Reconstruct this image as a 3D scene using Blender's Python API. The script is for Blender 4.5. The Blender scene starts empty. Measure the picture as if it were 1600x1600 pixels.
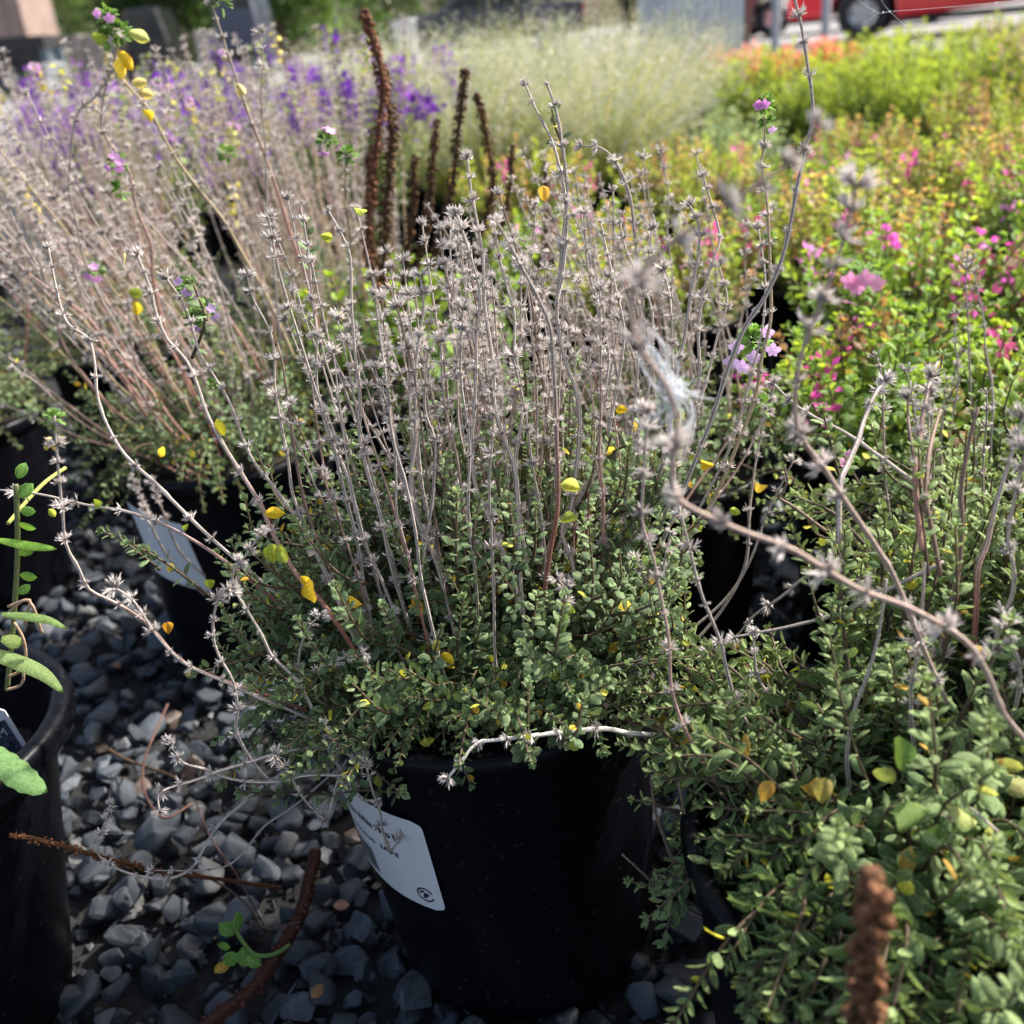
import bpy, bmesh, math, random
import numpy as np
from mathutils import Vector, Matrix
rnd = random.Random(11); rng = np.random.default_rng(11)
sc = bpy.context.scene; COL = sc.collection
# ------------------------------------------------------------------ camera
CAMH = .436; TH = math.radians(24.9); ROLL = math.radians(5.2); F = 1600.
cd = bpy.data.cameras.new('camera'); cam = bpy.data.objects.new('camera', cd); COL.objects.link(cam)
cam.location = (0, 0, CAMH)
cam.rotation_euler = (Matrix.Rotation(math.pi/2-TH, 4, 'X') @ Matrix.Rotation(-ROLL, 4, 'Z')).to_euler()
cd.sensor_width = 36; cd.lens = 36; cd.clip_start = .02; cd.clip_end = 900
cd.dof.use_dof = True; cd.dof.focus_distance = .425; cd.dof.aperture_fstop = 10.5
sc.camera = cam
sc.view_settings.view_transform = 'Standard'; sc.view_settings.look = 'None'
sc.view_settings.exposure = .98; sc.view_settings.gamma = 1
# ------------------------------------------------------------------ light
SUN = Vector((.80, .34, .86)).normalized()
w = bpy.data.worlds.new('World'); sc.world = w; w.use_nodes = True
nt = w.node_tree; bg = nt.nodes['Background']
sky = nt.nodes.new('ShaderNodeTexSky'); sky.sky_type = 'NISHITA'; sky.sun_disc = False
sky.sun_elevation = math.asin(SUN.z); sky.sun_rotation = math.atan2(SUN.x, SUN.y)
sky.dust_density = 4; sky.ozone_density = .4; nt.links.new(sky.outputs[0], bg.inputs[0]); bg.inputs[1].default_value = .12
sl = bpy.data.lights.new('sun', 'SUN'); sl.energy = 4.6; sl.angle = math.radians(1.5); sl.color = (1, .95, .89)
so = bpy.data.objects.new('sun', sl); COL.objects.link(so); so.rotation_euler = SUN.to_track_quat('Z', 'Y').to_euler()
# ------------------------------------------------------------------ pixel -> world
fw = np.array([0, math.cos(TH), -math.sin(TH)]); up0 = np.array([0, math.sin(TH), math.cos(TH)]); rt0 = np.array([1., 0, 0])
EYE = np.array([0, 0, CAMH])
def ray(u, v):
    a, b = u-800, v-800
    x = a*math.cos(ROLL)-b*math.sin(ROLL); y = a*math.sin(ROLL)+b*math.cos(ROLL)
    return fw+rt0*x/F-up0*y/F
def atY(u, v, Y):
    r = ray(u, v); return EYE+r*(Y/r[1])
def atZ(u, v, Z):
    r = ray(u, v); return EYE+r*((Z-CAMH)/r[2])
def proj(P):
    P = np.atleast_2d(P)-EYE; d = P@fw; x = P@rt0/d*F; y = -(P@up0)/d*F
    return np.stack([800+x*math.cos(ROLL)+y*math.sin(ROLL), 800-x*math.sin(ROLL)+y*math.cos(ROLL), d], 1)
# ------------------------------------------------------------------ materials
def newmat(name):
    m = bpy.data.materials.new(name); m.use_nodes = True; return m, m.node_tree, m.node_tree.nodes['Principled BSDF']
def plain(name, col, rough=.5, metal=0, bump=0, bscale=60, var=0, coat=0, spec=.5):
    m, t, p = newmat(name); p.inputs['Base Color'].default_value = (*col, 1); p.inputs['Roughness'].default_value = rough
    p.inputs['Metallic'].default_value = metal; p.inputs['Coat Weight'].default_value = coat; p.inputs['Specular IOR Level'].default_value = spec
    if bump or var:
        tc = t.nodes.new('ShaderNodeTexCoord'); n = t.nodes.new('ShaderNodeTexNoise'); n.inputs['Scale'].default_value = bscale; n.inputs['Detail'].default_value = 8
        t.links.new(tc.outputs['Object'], n.inputs['Vector'])
        if bump:
            b = t.nodes.new('ShaderNodeBump'); b.inputs['Strength'].default_value = bump; b.inputs['Distance'].default_value = .3/bscale
            t.links.new(n.outputs[0], b.inputs['Height']); t.links.new(b.outputs[0], p.inputs['Normal'])
        if var:
            r = t.nodes.new('ShaderNodeValToRGB'); r.color_ramp.elements[0].position = .3; r.color_ramp.elements[1].position = .7
            r.color_ramp.elements[0].color = (*[c*(1-var) for c in col], 1); r.color_ramp.elements[1].color = (*[min(1, c*(1+var)) for c in col], 1)
            t.links.new(n.outputs[0], r.inputs[0]); t.links.new(r.outputs[0], p.inputs['Base Color'])
    return m
def tinted(name, rough, trans=0, bump=0, bscale=1500, var=.25, spec=.4, tf=(1.8, 1.7, .7)):
    m, t, p = newmat(name); a = t.nodes.new('ShaderNodeAttribute'); a.attribute_name = 'tint'
    tc = t.nodes.new('ShaderNodeTexCoord'); n = t.nodes.new('ShaderNodeTexNoise'); n.inputs['Scale'].default_value = bscale; n.inputs['Detail'].default_value = 3
    t.links.new(tc.outputs['Object'], n.inputs['Vector'])
    mr = t.nodes.new('ShaderNodeMapRange'); mr.inputs[1].default_value = .3; mr.inputs[2].default_value = .7; mr.inputs[3].default_value = 1-var; mr.inputs[4].default_value = 1+var
    t.links.new(n.outputs[0], mr.inputs[0])
    vm = t.nodes.new('ShaderNodeVectorMath'); vm.operation = 'SCALE'; t.links.new(a.outputs['Color'], vm.inputs[0]); t.links.new(mr.outputs[0], vm.inputs['Scale'])
    t.links.new(vm.outputs[0], p.inputs['Base Color']); p.inputs['Roughness'].default_value = rough; p.inputs['Specular IOR Level'].default_value = spec
    if bump:
        b = t.nodes.new('ShaderNodeBump'); b.inputs['Strength'].default_value = bump; b.inputs['Distance'].default_value = .0003
        t.links.new(n.outputs[0], b.inputs['Height']); t.links.new(b.outputs[0], p.inputs['Normal'])
    if trans:
        tr = t.nodes.new('ShaderNodeBsdfTranslucent'); mx = t.nodes.new('ShaderNodeMixShader'); mx.inputs[0].default_value = trans
        g = t.nodes.new('ShaderNodeVectorMath'); g.operation = 'MULTIPLY'; g.inputs[1].default_value = tf
        t.links.new(vm.outputs[0], g.inputs[0]); t.links.new(g.outputs[0], tr.inputs[0])
        t.links.new(p.outputs[0], mx.inputs[1]); t.links.new(tr.outputs[0], mx.inputs[2])
        t.links.new(mx.outputs[0], t.nodes['Material Output'].inputs[0])
    return m
M_LEAF = tinted('leaf', .62, .36, .5, 900, .22, .28); M_THY = tinted('thyme_leaf', .72, .22, .6, 1100, .25, .22, (1.5, 1.5, .85)); M_STEM = tinted('dry_stem', .75, 0, .6, 1200, .3, .25)
M_DRY = tinted('dry_calyx', .8, .2, 0, 900, .25, .2, (1.2, 1.2, 1.2)); M_PETAL = tinted('petal', .6, .35, 0, 500, .1, .2, (1.1, .9, 1.15))
M_BARK = tinted('seed_husk', .85, 0, .8, 700, .45, .2)
M_STONE = None
def pot_mat():
    m, t, p = newmat('black_nursery_plastic'); p.inputs['Base Color'].default_value = (.004, .0043, .0065, 1); p.inputs['Roughness'].default_value = .36; p.inputs['Specular IOR Level'].default_value = .16
    tc = t.nodes.new('ShaderNodeTexCoord'); n = t.nodes.new('ShaderNodeTexNoise'); n.inputs['Scale'].default_value = 160; n.inputs['Detail'].default_value = 5
    n2 = t.nodes.new('ShaderNodeTexNoise'); n2.inputs['Scale'].default_value = 420; n2.inputs['Detail'].default_value = 2
    t.links.new(tc.outputs['Object'], n.inputs[0]); t.links.new(tc.outputs['Object'], n2.inputs[0])
    r = t.nodes.new('ShaderNodeValToRGB'); r.color_ramp.elements[0].position = .66; r.color_ramp.elements[1].position = .8
    r.color_ramp.elements[0].color = (.004, .0043, .0065, 1); r.color_ramp.elements[1].color = (.05, .05, .055, 1)   # dust specks
    t.links.new(n2.outputs[0], r.inputs[0]); t.links.new(r.outputs[0], p.inputs['Base Color'])
    b = t.nodes.new('ShaderNodeBump'); b.inputs['Strength'].default_value = .25; b.inputs['Distance'].default_value = .001
    t.links.new(n.outputs[0], b.inputs['Height']); t.links.new(b.outputs[0], p.inputs['Normal']); return m
M_POT = pot_mat()
def stone_mat():
    m, t, p = newmat('crushed_slate'); tc = t.nodes.new('ShaderNodeTexCoord'); oi = t.nodes.new('ShaderNodeObjectInfo'); a = t.nodes.new('ShaderNodeAttribute'); a.attribute_name = 'tint'
    va = t.nodes.new('ShaderNodeVectorMath'); va.operation = 'ADD'; t.links.new(tc.outputs['Object'], va.inputs[0]); t.links.new(oi.outputs['Random'], va.inputs[1])
    n = t.nodes.new('ShaderNodeTexNoise'); n.inputs['Scale'].default_value = 130; n.inputs['Detail'].default_value = 8; n.inputs['Roughness'].default_value = .7; n.inputs['Distortion'].default_value = .6
    t.links.new(va.outputs[0], n.inputs['Vector'])
    r = t.nodes.new('ShaderNodeValToRGB'); r.color_ramp.elements[0].position = .3; r.color_ramp.elements[1].position = .75
    r.color_ramp.elements[0].color = (.32, .35, .40, 1); r.color_ramp.elements[1].color = (1.7, 1.7, 1.65, 1)
    t.links.new(n.outputs[0], r.inputs[0])
    mu = t.nodes.new('ShaderNodeVectorMath'); mu.operation = 'MULTIPLY'; t.links.new(a.outputs['Color'], mu.inputs[0]); t.links.new(r.outputs[0], mu.inputs[1])
    mr = t.nodes.new('ShaderNodeMapRange'); mr.inputs[3].default_value = .6; mr.inputs[4].default_value = 1.4; t.links.new(oi.outputs['Random'], mr.inputs[0])
    sc_ = t.nodes.new('ShaderNodeVectorMath'); sc_.operation = 'SCALE'; t.links.new(mu.outputs[0], sc_.inputs[0]); t.links.new(mr.outputs[0], sc_.inputs['Scale'])
    t.links.new(sc_.outputs[0], p.inputs['Base Color']); p.inputs['Roughness'].default_value = .5
    b = t.nodes.new('ShaderNodeBump'); b.inputs['Strength'].default_value = .5; b.inputs['Distance'].default_value = .0015
    t.links.new(n.outputs[0], b.inputs['Height']); t.links.new(b.outputs[0], p.inputs['Normal']); return m
M_STONE = stone_mat()
M_SOIL = plain('potting_soil', (.022, .014, .01), .95, bump=1, bscale=250, var=.6)
M_BED = plain('gravel_bed_fines', (.018, .018, .018), .95, bump=1, bscale=180, var=.5)
M_LOT = plain('pale_gravel_lot', (.24, .235, .23), .95, bump=.3, bscale=3, var=.15)
M_CARD = plain('sticker_white', (.78, .79, .82), .35); M_INK = plain('ink', (.02, .022, .025), .5)
# ------------------------------------------------------------------ object helpers
def link(o, parent=None):
    COL.objects.link(o)
    if parent is not None: o.parent = parent
    return o
def thing(name, label, cat, loc=(0, 0, 0), group=None):
    o = bpy.data.objects.new(name, None); o.location = loc; o.empty_display_size = .05; link(o); o['label'] = label; o['category'] = cat
    if group: o['group'] = group
    return o
def tag(o, label, cat, group=None):
    o['label'] = label; o['category'] = cat
    if group: o['group'] = group
    return o
def copy_tree(o, parent=None):
    c = o.copy(); link(c)
    if parent is not None: c.parent = parent
    for ch in list(o.children): copy_tree(ch, c)
    return c
class MB:
    def __init__(s): s.V = []; s.T = []; s.C = []; s.n = 0
    def add(s, V, T, C):
        V = np.asarray(V, float); C = np.asarray(C, float)
        if C.ndim == 1: C = np.tile(C, (len(V), 1))
        s.V.append(V); s.T.append(np.asarray(T, int)+s.n); s.C.append(C); s.n += len(V)
    def inst(s, tm, Mx, P, C, pale=None):
        tv, tt, tmk = tm; Mx = np.asarray(Mx, float); P = np.asarray(P, float); C = np.asarray(C, float); N = len(P)
        if N == 0: return
        V = np.einsum('nij,vj->nvi', Mx, tv)+P[:, None, :]
        pl = C*2.2+.02 if pale is None else np.broadcast_to(np.asarray(pale, float), C.shape)
        CC = C[:, None, :]*(1-tmk)[None, :, None]+pl[:, None, :]*tmk[None, :, None]
        T = tt[None]+(np.arange(N)*len(tv))[:, None, None]
        s.add(V.reshape(-1, 3), T.reshape(-1, 3), CC.reshape(-1, 3))
    def build(s, name, mat, parent=None, off=(0, 0, 0), smooth=True, stuff=False, label=None):
        me = bpy.data.meshes.new(name)
        if s.n:
            V = np.concatenate(s.V)-np.asarray(off); T = np.concatenate(s.T); C = np.concatenate(s.C)
            me.vertices.add(len(V)); me.vertices.foreach_set('co', V.astype(np.float32).ravel())
            me.loops.add(T.size); me.loops.foreach_set('vertex_index', T.astype(np.int32).ravel())
            me.polygons.add(len(T)); me.polygons.foreach_set('loop_start', np.arange(0, T.size, 3, dtype=np.int32))
            me.update(calc_edges=True)
            me.polygons.foreach_set('use_smooth', np.full(len(T), smooth))
            at = me.attributes.new('tint', 'FLOAT_COLOR', 'POINT')
            at.data.foreach_set('color', np.concatenate([np.clip(C, 0, 1), np.ones((len(C), 1))], 1).astype(np.float32).ravel())
        me.materials.append(mat); o = bpy.data.objects.new(name, me); link(o, parent)
        if stuff: o['kind'] = 'stuff'
        if label: o['label'] = label
        return o
def unit(v):
    v = np.asarray(v, float); return v/(np.linalg.norm(v, axis=-1, keepdims=True)+1e-12)
def frames(Y, Nn):
    """columns X (across), Y (along), Z (normal)"""
    Y = unit(Y); X = unit(np.cross(Y, Nn)); Z = np.cross(X, Y); return np.stack([X, Y, Z], -1)
def frameZ(Z, spin=None):
    Z = unit(Z); a = np.where(np.abs(Z[:, 2:3]) < .9, np.array([[0, 0, 1.]]), np.array([[1., 0, 0]])); X = unit(np.cross(a, Z)); Yv = np.cross(Z, X)
    if spin is not None:
        c, s_ = np.cos(spin)[:, None], np.sin(spin)[:, None]; X, Yv = X*c+Yv*s_, Yv*c-X*s_
    return np.stack([X, Yv, Z], -1)
def tri(q):
    out = []
    for f in q:
        for i in range(1, len(f)-1): out.append((f[0], f[i], f[i+1]))
    return np.array(out, int)
# --- leaf templates: length 1 along +Y, width about .62
def leaf_t(lod, wd=.62, tip=.0, curl=.12, bend=.18):
    if lod == 0:
        ts = [0, .2, .5, .8, 1]; ws = [0, .36, .5, .36-.1*tip, 0]; cols = [-1, -.78, 0, .78, 1]
        V = [(0, 0, 0)]; K = [.25]
        for t, w_ in zip(ts[1:4], ws[1:4]):
            for c in cols:
                V.append((c*w_*wd, t, -curl*abs(c)**4+.13*abs(c)-bend*t*t)); K.append(.75 if abs(c) == 1 else (.3 if c == 0 else 0))
        V.append((0, 1, -bend)); K.append(.6)
        Q = []
        for i in range(4): Q.append((0, 2+i, 1+i))
        for r in range(2):
            for i in range(4): a = 1+r*5+i; Q.append((a, a+1, a+6, a+5))
        for i in range(4): Q.append((11+i, 12+i, 16))
        return np.array(V), tri(Q), np.array(K)
    if lod == -1:   # large single leaf: finer outline, curled, blotched rim
        ts = np.linspace(0, 1, 11); cols = [-1, -.82, -.4, 0, .4, .82, 1]; V = []; K = []; r = random.Random(int(wd*1000)); ph = r.uniform(0, 6)
        for t in ts:
            w_ = .5*math.sin(math.pi*min(1, t**.85))**.75 if 0 < t < 1 else .012
            for c in cols: V.append((c*w_*wd, t, -curl*1.6*abs(c*w_*2)**2+.03*math.sin(t*9+ph)*abs(c)-bend*1.6*t*t)); K.append((.85 if abs(c) == 1 else .45 if abs(c) > .8 else 0 if c else .5)*(.6+.4*math.sin(t*5+ph)))
        Q = [(i*7+j, i*7+j+1, i*7+j+8, i*7+j+7) for i in range(10) for j in range(6)]
        return np.array(V), tri(Q), np.clip(K, 0, 1)
    if lod == 1:
        V = [(0, 0, 0), (-.5*wd, .35, 0), (0, .4, -.06), (.5*wd, .35, 0), (-.38*wd, .75, -.08), (.38*wd, .75, -.08), (0, 1, -.16)]
        return np.array(V), tri([(0, 2, 1), (0, 3, 2), (1, 2, 4), (2, 3, 5), (2, 5, 6), (2, 6, 4)]), np.array([.2, .5, .1, .5, .5, .5, .5])
    V = [(0, 0, 0), (-.45*wd, .5, 0), (.45*wd, .5, 0), (0, 1, -.1)]
    return np.array(V), tri([(0, 2, 1), (1, 2, 3)]), np.array([.1, .3, .3, .3])
LEAF = [leaf_t(0, .68), leaf_t(1, .68), leaf_t(2, .68)]
NARROW = [leaf_t(0, .16), leaf_t(1, .2), leaf_t(2, .2)]
# --- dried calyx whorl templates (axis +Z)
def whorl_t(n, lod, seed, dense=1):
    r = random.Random(seed); V = []; Q = []; K = []
    for i in range(n):
        side = 0 if i % 2 else math.pi
        az = side+r.gauss(0, .75); el = r.uniform(.15, 1.15); L = r.uniform(.75, 1.15)
        d = np.array([math.cos(az)*math.cos(el), math.sin(az)*math.cos(el), math.sin(el)])
        a = unit(np.cross(d, [.3, .2, 1])); b = np.cross(d, a); base = d*.12; s0 = len(V)
        if lod == 0:
            for q in range(3):
                c = a*math.cos(q*2.094)+b*math.sin(q*2.094); V.append(base+c*.05); K.append(0)
            for q in range(3):
                c = a*math.cos(q*2.094)+b*math.sin(q*2.094); V.append(d*L*.55+c*.095); K.append(.7)
            for q in range(3): Q.append((s0+q, s0+(q+1) % 3, s0+3+(q+1) % 3, s0+3+q))
            for q in range(3):
                c = a*math.cos(q*2.094+.5)+b*math.sin(q*2.094+.5); e = d*L*r.uniform(.9, 1.15)+c*r.uniform(.15, .32)
                m0 = V[s0+3+q]; m1 = V[s0+3+(q+1) % 3]; p0 = m0; p1 = m1
                k = len(V); V += [p0, p1, e]; K += [.6, .6, 1]; Q.append((k, k+1, k+2))
        else:
            wv = .09 if lod == 1 else .13
            V += [base+a*wv*.5, base-a*wv*.5, d*L+a*wv, d*L-a*wv]; K += [0, 0, 1, 1]; Q.append((s0, s0+1, s0+3, s0+2))
            if lod == 1:
                V += [base+b*wv*.5, base-b*wv*.5, d*L+b*wv, d*L-b*wv]; K += [0, 0, 1, 1]; Q.append((s0+4, s0+5, s0+7, s0+6))
    return np.array(V), tri(Q), np.array(K, float)
WH = {0: [whorl_t(n, 0, 5+i) for i, n in enumerate((8, 12, 15, 18, 10, 24))], 1: [whorl_t(n, 1, 25+i) for i, n in enumerate((7, 9, 11))], 2: [whorl_t(7, 2, 35), whorl_t(9, 2, 36)]}
GREY_A = np.array([.17, .145, .14]); GREY_B = np.array([.90, .83, .78])
# --- curves
def spline(P, step):
    P = np.asarray(P, float)
    if len(P) < 3:
        n = max(2, int(np.linalg.norm(P[-1]-P[0])/step)+1); t = np.linspace(0, 1, n)[:, None]; return P[0]*(1-t)+P[-1]*t
    Q = np.vstack([2*P[0]-P[1], P, 2*P[-1]-P[-2]]); out = []
    for i in range(1, len(Q)-2):
        n = max(2, int(np.linalg.norm(Q[i+1]-Q[i])/step)+1)
        t = np.linspace(0, 1, n, endpoint=False)[:, None]
        out.append(.5*((2*Q[i])+(-Q[i-1]+Q[i+1])*t+(2*Q[i-1]-5*Q[i]+4*Q[i+1]-Q[i+2])*t**2+(-Q[i-1]+3*Q[i]-3*Q[i+1]+Q[i+2])*t**3))
    out.append(P[-1:]); return np.vstack(out)
def tube(mb, P, R, C0, C1=None, k=6, cap=True):
    """tube along P with radii R; C0 ridge colour, C1 groove colour (per ring arrays or one)"""
    n = len(P); R = np.broadcast_to(R, (n,)); T = unit(np.gradient(P, axis=0)); N = np.zeros((n, 3))
    a = np.cross(T[0], [.31, .2, .93]); N[0] = unit(a)
    for i in range(1, n):
        v = N[i-1]-T[i]*np.dot(N[i-1], T[i]); N[i] = unit(v)
    Bn = np.cross(T, N); ang = np.arange(k)*2*math.pi/k
    V = P[:, None]+(N[:, None]*np.cos(ang)[None, :, None]+Bn[:, None]*np.sin(ang)[None, :, None])*R[:, None, None]
    C0 = np.broadcast_to(C0, (n, 3)); C1 = C0 if C1 is None else np.broadcast_to(C1, (n, 3))
    C = np.where((np.arange(k) % 2 == 0)[None, :, None], C0[:, None], C1[:, None])
    i = np.arange(n-1)[:, None]*k; j = np.arange(k)[None]; j2 = (j+1) % k
    Q1 = np.stack([i+j, i+j2, i+k+j2], -1).reshape(-1, 3); Q2 = np.stack([i+j, i+k+j2, i+k+j], -1).reshape(-1, 3)
    V = V.reshape(-1, 3); C = C.reshape(-1, 3); F_ = [Q1, Q2]
    if cap:
        V = np.vstack([V, P[:1], P[-1:]]); C = np.vstack([C, C0[:1], C0[-1:]]); jj = np.arange(k)
        F_.append(np.stack([np.full(k, n*k), (jj+1) % k, jj], -1)); F_.append(np.stack([np.full(k, n*k+1), (n-1)*k+jj, (n-1)*k+(jj+1) % k], -1))
    mb.add(V, np.concatenate(F_), C)
def ball(mb, c, r, col, seed=0, squash=1):
    bm = bmesh.new(); bmesh.ops.create_icosphere(bm, subdivisions=1, radius=1); V = np.array([v.co[:] for v in bm.verts]); T = np.array([[v.index for v in f.verts] for f in bm.faces]); bm.free()
    V = V*r*np.array([1, 1, squash])+c; mb.add(V, T, col)
# ------------------------------------------------------------------ pots
def lathe(prof, k=56):
    prof = np.array(prof, float); n = len(prof); a = np.arange(k)*2*math.pi/k
    V = np.stack([prof[:, 0][:, None]*np.cos(a), prof[:, 0][:, None]*np.sin(a), np.repeat(prof[:, 1][:, None], k, 1)], -1).reshape(-1, 3)
    i = np.arange(n-1)[:, None]*k; j = np.arange(k)[None]; j2 = (j+1) % k
    return V, np.concatenate([np.stack([i+j, i+j2, i+k+j2], -1).reshape(-1, 3), np.stack([i+j, i+k+j2, i+k+j], -1).reshape(-1, 3)])
PR, Pr, PH = .0825, .067, .175
def make_pot(root, lip=.003, Rt=PR, Rb=Pr, Hh=PH, soil=.022, k=56, dent=None, tilt=(0, 0)):
    m = MB(); wall = [(0, .006), (Rb-.012, .006), (Rb-.006, 0), (Rb, .003), (Rb+.001, .012)]
    for t in np.linspace(.15, .9, 6): wall.append((Rb+(Rt-Rb)*t, Hh*t))
    wall += [(Rt-.0008, Hh-.014), (Rt+.0006, Hh-.0125)]
    V, T = lathe(wall, k); sh = np.array([tilt[0], tilt[1], 0]); V = V+V[:, 2:3]*sh; m.add(V, T, (.01,)*3); pot = m.build('pot', M_POT, root)
    m = MB(); rim = [(Rt, Hh-.0125), (Rt+lip, Hh-.011), (Rt+lip+.0008, Hh-.004), (Rt+lip, Hh-.001), (Rt+lip-.002, Hh), (Rt-.002, Hh), (Rt-.0035, Hh-.002), (Rt-.005, Hh-.012), (Rt-.006, Hh-.05), (Rb+(Rt-Rb)*.6-.004, Hh-.07)]
    if lip > .004:
        rim = [(Rt-.001, Hh-.013), (Rt+lip*.5, Hh-.0135), (Rt+lip, Hh-.012), (Rt+lip+.0006, Hh-.0105), (Rt+lip-.001, Hh-.009), (Rt+lip, Hh-.006), (Rt+lip-.0012, Hh-.002), (Rt+lip-.004, Hh), (Rt, Hh-.0005), (Rt-.002, Hh-.003), (Rt-.003, Hh-.01), (Rt-.006, Hh-.045), (Rt-.009, Hh-.047), (Rt-.011, Hh-.1)]
    V, T = lathe(rim, k)
    if dent is not None:
        a = np.arctan2(V[:, 1], V[:, 0]); wgt = np.exp(-((a-dent)/.05)**2)*np.clip((V[:, 2]-(Hh-.02))/.015, 0, 1)
        rr = np.hypot(V[:, 0], V[:, 1]); V[:, :2] *= (1-wgt*.05*np.sin(a*90))[:, None]; V[:, 2] -= wgt*.005*(1+np.sin(a*150))
    V = V+V[:, 2:3]*sh; m.add(V, T, (.01,)*3); m.build('rim', M_POT, pot)
    m = MB(); rs = Rt-.006; a = np.arange(40)*2*math.pi/40; V = [(0, 0, Hh-soil+.004)]; zz = rng.normal(0, .0015, 200)
    for ri, q in enumerate((.35, .7, 1)): V += [(rs*q*math.cos(b), rs*q*math.sin(b), Hh-soil+zz[ri*40+i]) for i, b in enumerate(a)]
    V = np.array(V); T = [(0, 1+i, 1+(i+1) % 40) for i in range(40)]
    for r_ in range(2):
        for i in range(40):
            p = 1+r_*40+i; q = 1+r_*40+(i+1) % 40; T += [(p, p+40, q+40), (p, q+40, q)]
    V = V+V[:, 2:3]*sh; m.add(V, T, (.02,)*3); m.build('potting_soil', M_SOIL, root)
    return pot
# ------------------------------------------------------------------ thyme
def leafshoot(P, size, gap0, gap1, out, tintf, base_free=.15, open0=1.2, open1=.55, tipn=3):
    """opposite leaf pairs on the polyline P (base->tip); appends (pos, dir, normal, size, tint)"""
    d = np.linalg.norm(np.diff(P, axis=0), axis=1); S = np.concatenate([[0], np.cumsum(d)]); L = S[-1]
    s = L*base_free; ph = rnd.uniform(0, math.pi)
    while s < L:
        t = s/L; i = min(np.searchsorted(S, s), len(P)-1); i = max(i, 1); f = (s-S[i-1])/(S[i]-S[i-1]+1e-9); p = P[i-1]*(1-f)+P[i]*f; T = unit(P[i]-P[i-1])
        a = unit(np.cross(T, [.2, .1, 1])) if abs(T[2]) < .95 else unit(np.cross(T, [1, 0, 0])); b = np.cross(T, a)
        op = (open0*(1-t)+open1*t)*rnd.uniform(.8, 1.2); sz = size*(1-.55*max(0, t-.55)/.45)*(.65+.35*min(1, t*3))
        for sgn in (0, math.pi):
            if rnd.random() < .08: continue
            q = ph+sgn+rnd.gauss(0, .2); side = a*math.cos(q)+b*math.sin(q); dr = T*math.cos(op)+side*math.sin(op); dr = dr+np.array([0, 0, -.12*(1-t)])
            nn = unit(T*math.sin(op)-side*math.cos(op))+rng.normal(0, .22, 3)
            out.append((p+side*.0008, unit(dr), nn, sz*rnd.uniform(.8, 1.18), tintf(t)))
        ph += math.pi/2+rnd.gauss(0, .15); s += gap0*(1-t)+gap1*t
    T = unit(P[-1]-P[-2])
    for j in range(tipn*2):
        q = j*2.4; a = unit(np.cross(T, [.2, .1, 1])+1e-6); b = np.cross(T, a); side = a*math.cos(q)+b*math.sin(q); op = .25+.12*j
        out.append((P[-1], unit(T*math.cos(op)+side*math.sin(op)), unit(T*math.sin(op)-side*math.cos(op)), size*rnd.uniform(.35, .5), tintf(1)))
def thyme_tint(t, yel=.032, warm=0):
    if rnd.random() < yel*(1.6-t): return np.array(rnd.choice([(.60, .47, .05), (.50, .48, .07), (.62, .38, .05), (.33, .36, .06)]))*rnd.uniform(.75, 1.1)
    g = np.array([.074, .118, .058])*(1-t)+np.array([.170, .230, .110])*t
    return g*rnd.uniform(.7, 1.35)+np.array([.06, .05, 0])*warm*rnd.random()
def stem_cols(kind, n, t):
    """t 0 tip .. 1 base"""
    gA = np.tile(np.array([.72, .63, .56]), (n, 1)); gB = np.tile(np.array([.17, .13, .11]), (n, 1)); t = t[:, None]
    if kind == 'p': pk = np.array([.52, .22, .17]); a = np.clip((t-.35)*2.2, 0, 1); gA = gA*(1-a)+pk*a; gB = gB*(1-a)+pk*.5*a
    if kind == 'P': pk = np.array([.55, .30, .24]); a = np.clip(t*1.5, 0, 1); gA = gA*(1-a)+pk*a; gB = gB*(1-a)+pk*.75*a
    if kind == 'm': gA = gA*np.array([.86, .74, .70])
    if kind == 'w': gA = gA*1.3; gB = gB*.9
    if kind == 'W': gA = gA*1.5; gB = gA*.55
    if kind == 'b': gA = gA*np.array([.5, .38, .32]); gB = gB*.9
    if kind == 'y': pk = np.array([.50, .38, .20]); gA = gA*.3+pk*.7; gB = pk*.6*np.ones((n, 1))
    return gA, gB
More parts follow.
